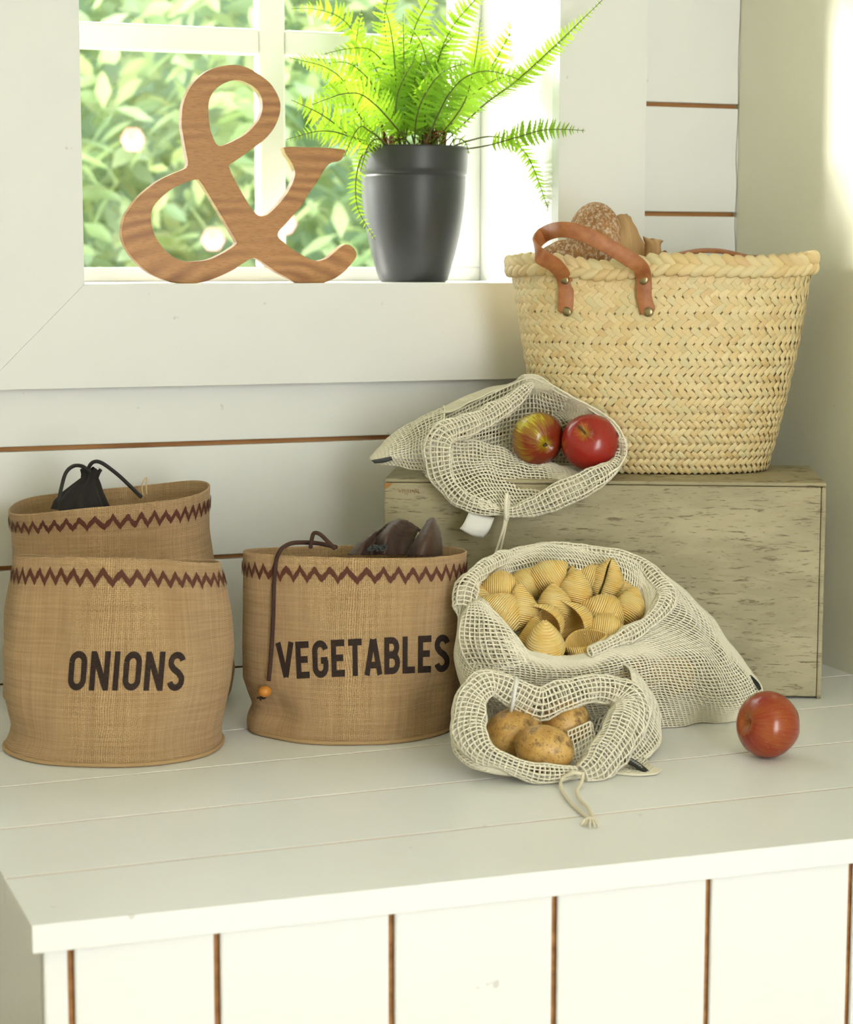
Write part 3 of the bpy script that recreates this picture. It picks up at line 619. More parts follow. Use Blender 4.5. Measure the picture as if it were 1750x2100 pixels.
# leather handles
def ribbon(name, pts, wdirs, w, th, mat, parent, n=90, label=None, round_ends=True):
    P = catmull_param(np.array(pts, float), n); D = catmull_param(np.array(wdirs, float), n); T = np.gradient(P, axis=0); T /= np.linalg.norm(T, axis=1)[:, None]
    V = []; F = []
    for i in range(n):
        d = D[i]-T[i]*np.dot(D[i], T[i]); d /= np.linalg.norm(d); nn_ = np.cross(T[i], d)
        e_ = min(i, n-1-i)/4; ww = w*(math.sqrt(max(.0, 1-(1-e_)**2))*.75+.25 if (round_ends and e_ < 1) else 1)
        for (a, b) in ((-1, -.6), (-.92, -1), (.92, -1), (1, -.6), (1, .6), (.92, 1), (-.92, 1), (-1, .6)): V.append(P[i]+d*ww*a+nn_*th*b)
    F = grid_faces(8, n)+[tuple(range(8))[::-1], tuple((n-1)*8+j for j in range(8))]
    return obj(name, V, F, mat, parent, label=label)
def on_front(x, y, off=.004):
    # walk the basket wall to the point seen at this pixel
    best = None
    for th in np.linspace(-PI*.95, -PI*.05, 120):
        for q in np.linspace(.6, 1, 41):
            p = bsurf(th, q, off)[0]; c = p-E0; dd = np.dot(c, _f); X = 875+FPX*np.dot(c, _r2)/dd; Y_ = 1050-FPX*np.dot(c, _u2)/dd; e_ = (X-x)**2+(Y_-y)**2
            if best is None or e_ < best[0]: best = (e_, th, q)
    return bsurf(best[1], best[2], off)
h = thing('tmp', 'x', 'x'); bpy.data.objects.remove(h)
aR = [on_front(1328, 645, .0045)[0], on_front(1326, 608, .0045)[0], on_front(1323, 575, .005)[0]]; aL = [on_front(1158, 575, .005)[0], on_front(1160, 608, .0045)[0], on_front(1161, 645, .0045)[0]]
yR, yL = aR[2][1], aL[0][1]; ym = (yR+yL)/2
hp = aR+[PY(1313, 547, yR-.012), PY(1280, 524, yR-.012), PY(1235, 498, yR-.006), PY(1190, 477, yR+.004), PY(1148, 471, yR+.020), PY(1115, 482, yL+.004), PY(1099, 503, yL-.012), PY(1110, 526, yL-.028), PY(1140, 545, yL-.018)]+aL
vu = np.array([.25, -.1, 1.0]); wd_ = [BU]*3+[BU*.8-UP*(-.45)+np.array([0, 0, 0]), BU*.45+UP*.9, BU*.3+UP, BU*.15+UP, UP*1.0-BN*.15, UP-BU*.25, UP*.9-BU*.25-BN*.2, UP*.9+BU*.3-BN*.2, BU*.85+UP*.5]+[BU]*3
hd = ribbon('handle', hp, wd_, .0098, .0016, leather, bas, 150, label='tan leather strap handle')
def rivet(x, y):
    p, n_, du, dv = on_front(x, y, .0062); V = []
    prof_ = [(0.0062, -.001), (.0062, .0004), (.0055, .0011), (.0035, .0019), (.0015, .0022), (0.0001, .0023)]
    for (r, z) in prof_:
        for j in range(18): t_ = 2*PI*j/18; V.append(p+du*r*math.cos(t_)+dv*r*math.sin(t_)+n_*z)
    obj('rivet', V, grid_faces(18, 6), brass, hd, label='aged brass rivet')
for x, y in ((1159, 572), (1161, 638), (1325, 573), (1328, 640)): rivet(x, y)
bp = [bsurf(math.acos(.62), .9, .004)[0], bsurf(math.acos(.62), 1.0, .012)[0]]; bq = [bsurf(math.acos(.02), 1.0, .012)[0], bsurf(math.acos(.02), .9, .004)[0]]
arch = [bp[1]*(1-f)+bq[1*0]*f+UP*(.0 + .013*math.sin(PI*f))+BN*.015*math.sin(PI*f) for f in (.15, .35, .5, .65, .85)]
ribbon('handle', [bp[0], bp[1]]+arch+bq, [BU, BU]+[BN*.9+UP*.2]*5+[BU, BU], .0095, .0016, leather, bas, 80)

# bread and paper in the basket
def blob(name, c, axes, R, mat, parent=None, n=40, m=26, fn=None, **k):
    V = []
    for i in range(m+1):
        ph = PI*i/m
        for j in range(n):
            t_ = 2*PI*j/n; v = np.array([math.sin(ph)*math.cos(t_), math.sin(ph)*math.sin(t_), math.cos(ph)]); s_ = fn(v) if fn else 1.0
            w = R @ Vector((v[0]*axes[0]*s_, v[1]*axes[1]*s_, v[2]*axes[2]*s_)); V.append((c[0]+w.x, c[1]+w.y, c[2]+w.z))
    return obj(name, V, grid_faces(n, m+1), mat, parent, loc=c, **k)
def lump(seed, amp, fr=2.0):
    r = random.Random(seed); K = [(np.array([r.gauss(0, 1)*fr for _ in range(3)]), r.uniform(0, 6.28)) for _ in range(7)]
    return lambda v: 1+amp*sum(math.sin(np.dot(k_, v)+p_) for k_, p_ in K)/2.6
c1 = PY(1216, 508, 2.425)
b1 = blob('bread_loaf', c1, (.037, .042, .058), Euler((0, .10, .2)).to_matrix(), bread_m, fn=lump(3, .05)); tag(b1, 'brown rye loaf with floury crust standing tall in the basket', 'bread')
c2 = PY(1158, 540, 2.42)
b2 = blob('bread_loaf', c2, (.034, .026, .030), Euler((0, .25, -.3)).to_matrix(), bread_m, fn=lump(8, .06)); tag(b2, 'smaller floury loaf lying low beside the leather handle', 'bread')
def sheet(name, rows, mat, parent=None, th=.0006, sub=3, seed=1, amp=.002, **k):
    A = np.array(rows, float); nr, ncn = A.shape[:2]
    cols = np.array([catmull_param(A[i], (ncn-1)*sub+1) for i in range(nr)]); G = np.array([catmull_param(cols[:, j], (nr-1)*sub+1) for j in range(cols.shape[1])])
    r = random.Random(seed); nu, nv = G.shape[1], G.shape[0]; V = [G[j, i]+np.array([r.uniform(-amp, amp) for _ in range(3)]) for j in range(nv) for i in range(nu)]
    o = obj(name, V, grid_faces(nu, nv, False), mat, parent, **k); s_ = o.modifiers.new('thick', 'SOLIDIFY'); s_.thickness = th; s_.offset = 0; return o
pp = thing('paper_bag', 'crumpled brown paper bag tucked behind the loaf', 'paper bag', PY(1300, 520, 2.36))
sheet('front_sheet', [[PY(1266, 442, 2.425), PY(1286, 438, 2.41), PY(1292, 446, 2.425)], [PY(1262, 475, 2.405), PY(1292, 478, 2.392), PY(1312, 482, 2.415)], [PY(1252, 520, 2.40), PY(1290, 525, 2.385), PY(1336, 522, 2.405)], [PY(1250, 560, 2.40), PY(1290, 560, 2.39), PY(1340, 560, 2.405)]], paper_m, pp, seed=4, amp=.0012)
sheet('back_sheet', [[PY(1318, 484, 2.385), PY(1340, 490, 2.372), PY(1360, 492, 2.388)], [PY(1322, 500, 2.385), PY(1345, 505, 2.365), PY(1356, 508, 2.385)], [PY(1320, 545, 2.38), PY(1345, 545, 2.365), PY(1358, 545, 2.38)]], paper_m, pp, seed=6, amp=.0012)

# ================================================================== JUTE STORAGE BAGS
def jute_bag(label, cpx, cyp, Y, topy, basey, prof, hd0, hd1, rim, dents, seed, group):
    """prof: list of (pixel row, left column, right column) of the outline ; rim(th): extra rim height"""
    c = PY(cpx, basey, Y); c[2] = 0; scl = FPX/np.dot(c-E0, _f); H = PY(cpx, topy, Y)[2]
    bag = thing('jute_bag', label, 'storage bag', c, group)
    tt = np.array([(basey-y)/(basey-topy) for y, l, r in prof]); Lp = np.array([(cpx-l)/scl for y, l, r in prof]); Rp = np.array([(r-cpx)/scl for y, l, r in prof])
    o_ = np.argsort(tt); tt, Lp, Rp = tt[o_], Lp[o_], Rp[o_]; lp = lump(seed, .018, 2.4)
    def surf(th, t, off=0.0):
        cs, sn = math.cos(th), math.sin(th); w = np.interp(t, tt, Rp) if cs > 0 else np.interp(t, tt, Lp)
        d = hd0+(hd1-hd0)*t**1.15; ex = .9; X = math.copysign(abs(cs)**ex, cs)*w; D = math.copysign(abs(sn)**ex, sn)*d
        k = lp(np.array([cs, sn, t*2.4-1.2]))*(1+.006*math.sin(5*th+9*t+seed))
        dd = 0
        for (th0, t0, sth, st, am) in dents:
            a = (th-th0+PI) % (2*PI)-PI; dd += am*math.exp(-(a/sth)**2-((t-t0)/st)**2)
        X *= k; D *= k; nrm = np.array([cs/max(w, .01), sn/max(d, .01)]); nrm /= np.linalg.norm(nrm)
        X += nrm[0]*(dd+off); D += nrm[1]*(dd+off)
        return c+RT*X+FW*D+UP*(t*H+rim(th)*t**3)
    nu, nv = 200, 64; V = []; UV = []
    for i in range(nv):
        t = i/(nv-1)
        for j in range(nu): th = -PI+2*PI*j/nu; V.append(surf(th, t)); UV.append((.115*th, t*H))
    for t, off in ((1.004, -.0012), (1.0, -.0026), (.94, -.003), (.85, -.0032), (.7, -.0034), (.5, -.0036), (.3, -.0036), (.12, -.0036)):
        for j in range(nu): th = -PI+2*PI*j/nu; V.append(surf(th, t, off)); UV.append((.115*th, t*H))
    F = grid_faces(nu, nv+8)
    F = [f for f in F]
    # close the uv seam by leaving the last column at the back
    body = obj('body', V, F, jute, bag, uv=UV)
    obj('base', [surf(-PI+2*PI*j/60, 0, -.002)+UP*.0015 for j in range(60)], [tuple(range(60))], jute_in, bag)
    tube('base_piping', [surf(-PI+2*PI*j/48, 0, .0008)+UP*.0028 for j in range(49)], .0024, simple('jute_piping', (.46, .30, .15), .9), bag, 150, 7, cap=False)
    # zigzag stitching
    V = []; F = []; nz = 47; sp_ = 8; n_ = nz*sp_; r = random.Random(seed)
    for i in range(n_+1):
        th = -PI+2*PI*i/n_; ph = (i % sp_)/sp_; z = 1-4*abs(ph-.5) if True else 0; jit = r.uniform(-.0012, .0012) if i < n_ else 0
        zc = 1-.0185/H+.0058*z/H
        V += [surf(th, zc+(.0040+jit)/H, .0012), surf(th, zc, .0016), surf(th, zc-(.0040-jit)/H, .0012)]
        if i: b = i*3; F += [(b-3, b-2, b+1, b), (b-2, b-1, b+2, b+1)]
    obj('zigzag_stitching', V, F, stitch, bag, label='brown zigzag embroidery')
    # fold crease of the hem
    bv = BVHTree.FromPolygons([Vector(surf(-PI+2*PI*j/nu, i/(nv-1))) for i in range(nv) for j in range(nu)], grid_faces(nu, nv))
    return bag, surf, bv, H
def hit(bv, x, y, off=.0008):
    d = Vector(ray(x, y)).normalized(); loc, n_, i, _ = bv.ray_cast(Vector(E0), d)
    if loc is None: return None
    if n_.dot(d) > 0: n_ = -n_
    return np.array(loc+n_*off)
# --- lettering : strokes in a unit box (x to the right, y up), drawn as ribbons that lie on the cloth
def arc(cx_, cy_, rx, ry, a0, a1, n=12): return [(cx_+rx*math.cos(math.radians(a0+(a1-a0)*i/n)), cy_+ry*math.sin(math.radians(a0+(a1-a0)*i/n))) for i in range(n+1)]
def stroke_w(w): return w
GL = {
 'O': (.56, [arc(.28, .72, .19, .195, 180, 0)+arc(.28, .28, .19, .195, 0, -180)+[(.09, .72)]]),
 'N': (.60, [[(.09, 0), (.09, 1)], [(.11, .93), (.49, .07)], [(.51, 0), (.51, 1)]]),
 'I': (.22, [[(.11, 0), (.11, 1)]]),
 'S': (.54, [arc(.27, .73, .18, .185, 15, 180)+[(.10, .66), (.19, .555), (.35, .455)]+[(.445, .34), (.45, .27)]+arc(.27, .27, .18, .185, 0, -165)]),
 'V': (.58, [[(.06, 1), (.29, .06)], [(.52, 1), (.29, .06)]]),
 'E': (.50, [[(.09, 0), (.09, 1)], [(.09, .91), (.47, .91)], [(.09, .51), (.42, .51)], [(.09, .09), (.47, .09)]]),
 'G': (.58, [arc(.28, .72, .19, .195, 10, 180)+arc(.28, .28, .19, .195, 180, 360)+[(.47, .46)], [(.30, .46), (.53, .46)]]),
 'T': (.52, [[(.02, .91), (.50, .91)], [(.26, 0), (.26, .9)]]),
 'A': (.60, [[(.07, 0), (.28, .97)], [(.53, 0), (.32, .97)], [(.14, .27), (.46, .27)]]),
 'B': (.56, [[(.09, 0), (.09, 1)], [(.09, .91), (.28, .91)]+arc(.28, .72, .16, .19, 90, -90, 8)+[(.09, .53)], [(.09, .51), (.28, .51)]+arc(.30, .30, .17, .21, 90, -90, 8)+[(.09, .09)]]),
 'L': (.46, [[(.09, 0), (.09, 1)], [(.09, .09), (.45, .09)]]),
}
def lettering(bag, bv, text, quad, sw=.165, gap=.10):
    """quad: pixel corners TL, TR, BR, BL of the word on the cloth as seen in the photograph"""
    tot = sum(GL[ch][0] for ch in text)+gap*(len(text)-1); x0 = 0; TL, TR, BR, BL_ = [np.array(q, float) for q in quad]
    wd = obj_text = None
    for ch in text:
        V = []; F = []
        for st in GL[ch][1]:
            P = np.array(st, float); seg = np.r_[0, np.cumsum(np.linalg.norm(np.diff(P, axis=0), axis=1))]; n = max(3, int(seg[-1]/.07)+1); s_ = sorted(set(list(np.linspace(0, seg[-1], n))+list(seg)))
            Q = np.stack([np.interp(s_, seg, P[:, 0]), np.interp(s_, seg, P[:, 1])], 1); T = np.gradient(Q, axis=0); T /= np.linalg.norm(T, axis=1)[:, None]+1e-9; Nn = np.stack([-T[:, 1], T[:, 0]], 1)
            b0 = len(V); ok = True; K = 4
            for q, nn_ in zip(Q, Nn):
                for k in range(K):
                    g = q+nn_*sw*(k/(K-1)-.5); u = (x0+g[0])/tot; v = 1-g[1]; px = (TL*(1-u)+TR*u)*(1-v)+(BL_*(1-u)+BR*u)*v; h_ = hit(bv, px[0], px[1], .0006)
                    if h_ is None: ok = False; h_ = np.array([0, 0, 0])
                    V.append(h_)
            for i in range(len(Q)-1):
                for k in range(K-1): a = b0+i*K+k; F.append((a, a+1, a+K+1, a+K))
        obj('letter', V, F, ink, bag, label='dark brown printed letter')
        x0 += GL[ch][0]+gap
g_ = 'jute bags on the bench'
# back bag
bagC, sC, bvC, HC = jute_bag('jute bag with black drawcord behind the bag lettered ONIONS', 236, 0, 2.475, 1020, 1445,
    [(1445, 20, 462), (1430, 8, 474), (1380, 10, 481), (1250, 22, 462), (1150, 38, 440), (1100, 38, 435), (1020, 35, 437)], .105, .088,
    lambda th: .013*math.cos(th)+.004*math.sin(th)+.002*math.sin(3*th), [], 5, g_)
bagA, sA, bvA, HA = jute_bag('jute bag printed ONIONS standing closest to the bench edge', 243, 0, 2.235, 1146, 1541,
    [(1541, 13, 457), (1528, 12, 457), (1512, 19, 455), (1490, 24, 457), (1455, 22, 464), (1400, 17, 473), (1335, 13, 477), (1260, 23, 471), (1200, 32, 463), (1170, 34, 458), (1146, 37, 455)], .105, .046,
    lambda th: -.0035*math.cos(th)-.006*math.sin(th)+.0012*math.sin(3*th), [(-2.5, .10, .5, .10, -.008), (-2.1, .62, .25, .25, -.010), (-1.15, .78, .18, .22, -.006), (-.85, .16, .25, .14, -.007), (-1.75, .2, .16, .2, -.004), (-.5, .6, .2, .2, -.005)], 7, g_)
bagB, sB, bvB, HB = jute_bag('jute bag printed VEGETABLES with brown drawcord and wooden bead', 728, 0, 2.235, 1131, 1500,
    [(1500, 518, 928), (1488, 513, 931), (1470, 514, 934), (1450, 521, 937), (1425, 510, 939), (1395, 500, 941), (1330, 499, 945), (1250, 501, 950), (1180, 500, 957), (1131, 499, 958)], .108, .060,
    lambda th: .003*math.cos(th)*0-.001*math.sin(th)+.0015*math.sin(2*th+.5), [(-2.35, .16, .28, .13, -.012), (-2.75, .05, .3, .08, .006), (-.75, .22, .26, .16, -.012), (-1.3, .12, .2, .12, .004), (-2.2, .75, .3, .15, -.003)], 11, g_)
lettering(bagA, bvA, 'ONIONS', ((144, 1335), (383, 1337), (376, 1417), (138, 1416)), .17)
lettering(bagB, bvB, 'VEGETABLES', ((567, 1318), (923, 1301), (921, 1377), (571, 1394)), .18, .085)
# liners and drawcords
def pleat_blob(name, c, axes, R, mat, parent, np_=9, amp=.13, seed=1, n=90, m=30):
    lp = lump(seed, .10, 2.4); ph0 = seed*1.3
    def fn(v):
        th = math.atan2(v[1], v[0]); return lp(v)*(1+amp*math.sin(np_*th+2.2*v[2]+ph0)*(1-v[2]**2)**.5)
    V = []
    for i in range(m+1):
        ph = PI*i/m
        for j in range(n):
            t_ = 2*PI*j/n; v = np.array([math.sin(ph)*math.cos(t_), math.sin(ph)*math.sin(t_), math.cos(ph)]); s_ = fn(v); w = R @ Vector((v[0]*axes[0]*s_, v[1]*axes[1]*s_, v[2]*axes[2]*s_)); V.append((c[0]+w.x, c[1]+w.y, c[2]+w.z))
    return obj(name, V, grid_faces(n, m+1), mat, parent)
def blackliner():
    V = []; n = 60; rows = [((165, 1042, 2.44), 56, .030), ((165, 1026, 2.44), 50, .030), ((170, 1008, 2.44), 38, .026), ((178, 992, 2.44), 25, .018), ((184, 980, 2.44), 16, .011), ((186, 972, 2.44), 17, .011), ((187, 964, 2.44), 20, .013), ((188, 962, 2.44), 15, .009)]
    for k, ((x, y, Y), w, d) in enumerate(rows):
        p = PY(x, y, Y); s_ = FPX/np.dot(p-E0, _f)
        for j in range(n):
            t_ = 2*PI*j/n; f = 1+(.16 if k > 2 else .09)*math.sin(8*t_+k*.35); V.append(p+RT*(w/s_*f*math.cos(t_))+FW*(d*f*math.sin(t_))+UP*(.002*math.sin(5*t_) if k >= 6 else 0))
    obj('liner', V, grid_faces(n, len(rows)), blackfab, bagC, label='gathered black liner')
blackliner()
def pcurve(pts): return [PY(*p) for p in pts]
tube('drawcord', pcurve([(120, 1030, 2.40), (126, 1000, 2.405), (135, 970, 2.41), (150, 956, 2.42), (168, 956, 2.43), (182, 966, 2.43), (188, 975, 2.435)]), .0024, cordbk, bagC, 70)
tube('drawcord', pcurve([(180, 972, 2.435), (183, 957, 2.43), (193, 947, 2.425), (210, 950, 2.42), (240, 972, 2.42), (265, 995, 2.42), (290, 1020, 2.41)]), .0024, cordbk, bagC, 70)
tube('loose_thread', pcurve([(294, 1016, 2.40), (291, 1003, 2.40), (293, 990, 2.40), (301, 979, 2.40), (300, 995, 2.40), (301, 1014, 2.40)]), .0008, simple('jute_thread', (.62, .45, .26), .9), bagC, 40, 5)
sheet('liner', [[PY(714, 1138, 2.222), PY(738, 1138, 2.204), PY(762, 1138, 2.224), PY(790, 1138, 2.206), PY(818, 1138, 2.228), PY(848, 1138, 2.222)],
  [PY(728, 1120, 2.226), PY(748, 1112, 2.210), PY(768, 1110, 2.228), PY(792, 1106, 2.206), PY(818, 1112, 2.234), PY(850, 1118, 2.232)],
  [PY(748, 1106, 2.236), PY(764, 1096, 2.224), PY(780, 1094, 2.234), PY(802, 1086, 2.212), PY(826, 1096, 2.240), PY(852, 1102, 2.242)],
  [PY(766, 1096, 2.246), PY(780, 1085, 2.238), PY(795, 1080, 2.242), PY(815, 1073, 2.226), PY(836, 1084, 2.246), PY(856, 1092, 2.250)],
  [PY(786, 1084, 2.262), PY(796, 1074, 2.256), PY(810, 1068, 2.256), PY(830, 1066, 2.246), PY(848, 1076, 2.258), PY(862, 1086, 2.262)],
  [PY(790, 1092, 2.285), PY(805, 1086, 2.285), PY(820, 1084, 2.285), PY(838, 1082, 2.285), PY(856, 1088, 2.285), PY(866, 1095, 2.285)]], satin, bagB, .0010, 7, 2, .0006, label='gathered brown satin liner')
sheet('liner', [[PY(834, 1140, 2.212), PY(858, 1140, 2.186), PY(884, 1140, 2.190), PY(908, 1138, 2.216)], [PY(846, 1116, 2.216), PY(864, 1112, 2.188), PY(886, 1112, 2.190), PY(907, 1112, 2.220)], [PY(860, 1094, 2.222), PY(872, 1090, 2.198), PY(890, 1088, 2.200), PY(903, 1090, 2.226)],
  [PY(872, 1076, 2.230), PY(880, 1071, 2.214), PY(890, 1070, 2.214), PY(896, 1074, 2.232)], [PY(876, 1069, 2.244), PY(882, 1064, 2.236), PY(889, 1063, 2.236), PY(893, 1067, 2.246)], [PY(870, 1090, 2.262), PY(880, 1086, 2.262), PY(890, 1086, 2.262), PY(898, 1090, 2.262)]], satin, bagB, .0010, 7, 5, .0004, label='turned-back fold of the satin liner')
pf = PY(775, 1122, 2.19); fz = random.Random(3)
for k in range(9):
    a = fz.uniform(0, 6.28); q = [pf+np.array([fz.uniform(-.013, .013), fz.uniform(-.004, .004), fz.uniform(-.004, .003)]) for _ in range(4)]
    tube('lining_fluff', q, .0009, simple('grey_fluff', (.05, .055, .055), .9), bagB, 24, 5)
fr_ = [hit(bvB, x, y, .0026) for x, y in ((567, 1160), (564, 1200), (563, 1250), (561, 1300), (558, 1350), (554, 1395))]
Yh = hit(bvB, 573, 1142)[1]
tube('drawcord', [PY(690, 1122, Yh+.02), PY(650, 1114, Yh+.01), PY(605, 1113, Yh+.004), PY(583, 1121, Yh-.003), PY(574, 1131, Yh-.006), hit(bvB, 570, 1145, .004)]+fr_, .0026, cordbr, bagB, 150, 8, label='brown drawcord')
tube('drawcord', pcurve([(637, 1124, 2.215), (640, 1104, 2.212), (645, 1093, 2.21), (657, 1096, 2.205), (672, 1110, 2.20), (688, 1126, 2.195)]), .0024, cordbr, bagB, 60)
bd = hit(bvB, 551, 1412, .0075); blob('bead', bd, (.0078, .0072, .0066), Matrix.Identity(3), bead, bagB, 24, 16, label='orange wooden bead')
kn = hit(bvB, 543, 1426, .004)
for k in range(6): tube('cord_end', [bd-UP*.006, kn+np.array([fz.uniform(-.003, .003), -.001, fz.uniform(-.002, .002)]), kn+np.array([fz.uniform(-.008, .006), -.002, fz.uniform(-.007, .003)])], .0012, cordbr, bagB, 12, 5)

# ================================================================== COTTON NET BAGS
CELL = .0051
def noise3(seed, fr):
    r = random.Random(seed); K = [(np.array([r.gauss(0, 1)*fr for _ in range(3)]), r.uniform(0, 6.28)) for _ in range(10)]
    return lambda p: sum(math.sin(np.dot(k_, p)+q_) for k_, q_ in K)/4
def PT(p):
    return PY(*p) if p[0] > 10 else np.array(p, float)
def net_loft(name, rings, parent, closed=True, seed=1, amp=.0035, fr=55, th=.0027, cell=CELL, label=None, zmin=None, minv=None):
    R_ = [np.array([PT(p) for p in ring]) for ring in rings]
    dense = np.array([catmull_param(r, 240, closed) for r in R_])              # rings x 240 x 3
    ctrl = dense; G = np.array([catmull_param(ctrl[:, j], 120) for j in range(240)])   # 240 x 120 x 3
    circ = np.mean([np.linalg.norm(np.diff(G[:, i], axis=0), axis=1).sum() for i in range(0, 120, 10)]); leng = np.mean([np.linalg.norm(np.diff(G[j], axis=0), axis=1).sum() for j in range(0, 240, 12)])
    nu, nv = max(8, int(circ/cell)), max(6, int(leng/cell)); nz = noise3(seed, fr); nz2 = noise3(seed+40, fr*2.3)
    # equal spacing around every ring, blended with the parameter, and mean arc length along the bag
    seg = np.mean(np.linalg.norm(np.diff(G, axis=1), axis=2), axis=0); s_ = np.r_[0, np.cumsum(seg)]; tv = np.interp(np.linspace(0, s_[-1], nv), s_, np.arange(120))
    H = np.empty((nv, 240, 3))
    for k in range(3):
        for j in range(240): H[:, j, k] = np.interp(tv, np.arange(120), G[j, :, k])
    V = np.empty((nv, nu, 3))
    for i in range(nv):
        row = H[i]; ext = np.vstack([row, row[:1]]) if closed else row; L = np.r_[0, np.cumsum(np.linalg.norm(np.diff(ext, axis=0), axis=1))]; par = np.linspace(0, 1, len(ext)); mixp = .88*L/L[-1]+.12*par
        tgt = np.linspace(0, 1, nu, endpoint=not closed)
        for k in range(3): V[i, :, k] = np.interp(tgt, mixp, ext[:, k])
    # soft creases
    dU = np.roll(V, -1, 1)-np.roll(V, 1, 1); dV = np.gradient(V, axis=0); N = np.cross(dU, dV); N /= np.linalg.norm(N, axis=2)[:, :, None]+1e-12
    for i in range(nv):
        for j in range(nu): V[i, j] += N[i, j]*(amp*nz(V[i, j])+amp*.4*nz2(V[i, j]))
    if zmin is not None: V[:, :, 2] = np.maximum(V[:, :, 2], zmin)
    F = grid_faces(nu, nv, closed)
    if minv:
        W_ = V.reshape(-1, 3); F = [f for f in F if max(np.linalg.norm(W_[f[0]]-W_[f[3]]), np.linalg.norm(W_[f[1]]-W_[f[2]])) > minv or np.dot(W_[f[0]]-E0, _r2)/np.dot(W_[f[0]]-E0, _f) > (905-875)/FPX]
    o = obj(name, V.reshape(-1, 3), F, net, parent, label=label)
    w = o.modifiers.new('threads', 'WIREFRAME'); w.thickness = th; w.use_even_offset = False; w.use_boundary = True; w.use_replace = True; w.offset = 0
    return o, V
def net_cuff(name, path, rad, parent, closed=False, seed=1, amp=.002, flat=.75, label=None, th=.0026, fr=70, zmin=None):
    """gathered tube of net along a path; rad in metres per control point"""
    P = np.array([PT(p) for p in path]); D = np.c_[P, np.array(rad)[:, None]]; Q = catmull_param(D, len(path)*6, closed); C, Rr = Q[:, :3], Q[:, 3]
    T = (np.roll(C, -1, 0)-np.roll(C, 1, 0)) if closed else np.gradient(C, axis=0); T /= np.linalg.norm(T, axis=1)[:, None]
    view = np.array(FW); rings = []
    for i in range(len(C)):
        a = view-T[i]*np.dot(view, T[i]); a /= np.linalg.norm(a)+1e-9; b = np.cross(T[i], a); rings.append([C[i]+Rr[i]*(b*math.cos(2*PI*k/10)+a*flat*math.sin(2*PI*k/10)) for k in range(10)])
    if closed: rings.append(rings[0])
    return net_loft(name, rings, parent, True, seed, amp, fr, th, .0056, label=label, zmin=zmin)

# ---- bag of pasta shells
nbP = thing('net_bag', 'cream cotton net bag standing open with pasta shells', 'net bag', (1.06, 2.15, 0), 'cotton net bags')
pbase = [(.925, 2.16, .002), (.955, 2.235, .002), (1.0, 2.272, .002), (1.08, 2.25, .002), (1.15, 2.215, .002), (1.215, 2.18, .002), tuple(PZ(1557, 1466, .003)), tuple(PZ(1490, 1479, .002)), tuple(PZ(1360, 1491, .002)), tuple(PZ(1200, 1500, .002)), (.955, 2.085, .002), (.925, 2.12, .002)]
pmid = [(946, 1390, 2.125), (.95, 2.235, .07), (1.0, 2.268, .08), (1.08, 2.248, .08), (1.15, 2.212, .075), (1520, 1378, 2.16), (1556, 1418, 2.115), (1490, 1440, 2.080), (1350, 1430, 2.066), (1200, 1440, 2.055), (1010, 1430, 2.065), (952, 1415, 2.095)]
pup = [(938, 1300, 2.118), (955, 1225, 2.145), (1.0, 2.258, .14), (1.075, 2.238, .145), (1335, 1180, 2.19), (1445, 1262, 2.16), (1478, 1335, 2.115), (1420, 1345, 2.075), (1300, 1352, 2.05), (1180, 1375, 2.035), (1040, 1365, 2.045), (962, 1350, 2.085)]
prim = [(950, 1245, 2.125), (972, 1180, 2.155), (1085, 1130, 2.225), (1200, 1130, 2.21), (1297, 1146, 2.185), (1350, 1188, 2.15), (1372, 1238, 2.115), (1318, 1288, 2.085), (1210, 1342, 2.05), (1092, 1350, 2.045), (1030, 1308, 2.06), (965, 1285, 2.095)]
pin = [(985, 1215, 2.15), (1003, 1172, 2.17), (1090, 1150, 2.205), (1200, 1153, 2.19), (1280, 1168, 2.165), (1322, 1205, 2.14), (1325, 1248, 2.11), (1285, 1292, 2.09), (1195, 1340, 2.065), (1095, 1346, 2.06), (1045, 1295, 2.08), (1000, 1250, 2.105)]
pdeep = [(1005, 1260, 2.15), (1020, 1225, 2.165), (1095, 1205, 2.19), (1200, 1208, 2.18), (1270, 1220, 2.155), (1305, 1250, 2.14), (1305, 1285, 2.115), (1275, 1330, 2.10), (1190, 1370, 2.08), (1100, 1375, 2.075), (1055, 1330, 2.09), (1015, 1290, 2.11)]
_, VP = net_loft('net_body', [pbase, pmid, pup, prim, pin, pdeep], nbP, seed=3, amp=.0042, fr=42, zmin=.0015)
net_cuff('rolled_cuff', [(952, 1248, 2.12), (975, 1178, 2.15), (1085, 1131, 2.22), (1200, 1131, 2.205), (1295, 1147, 2.18), (1345, 1190, 2.145), (1366, 1232, 2.11), (1318, 1284, 2.075), (1212, 1338, 2.04)], [.012, .011, .007, .0075, .0075, .012, .013, .008, .006], nbP, seed=6)
net_loft('turned_flap', [[(962, 1240, 2.115), (985, 1236, 2.105), (1003, 1245, 2.10)], [(950, 1262, 2.10), (995, 1262, 2.082), (1040, 1282, 2.075)], [(942, 1300, 2.09), (1000, 1305, 2.062), (1065, 1312, 2.055)], [(950, 1340, 2.085), (1015, 1340, 2.048), (1085, 1346, 2.038)], [(970, 1372, 2.08), (1030, 1370, 2.045), (1090, 1356, 2.036)]], nbP, False, 9, .002, 60)
sheet('size_tag', [[PY(1532, 1386, 2.118), PY(1540, 1384, 2.120)], [PY(1548, 1402, 2.112), PY(1556, 1400, 2.114)], [PY(1557, 1416, 2.106), PY(1562, 1413, 2.108)]], blacktag, nbP, .0007, amp=0, label='black woven tag')
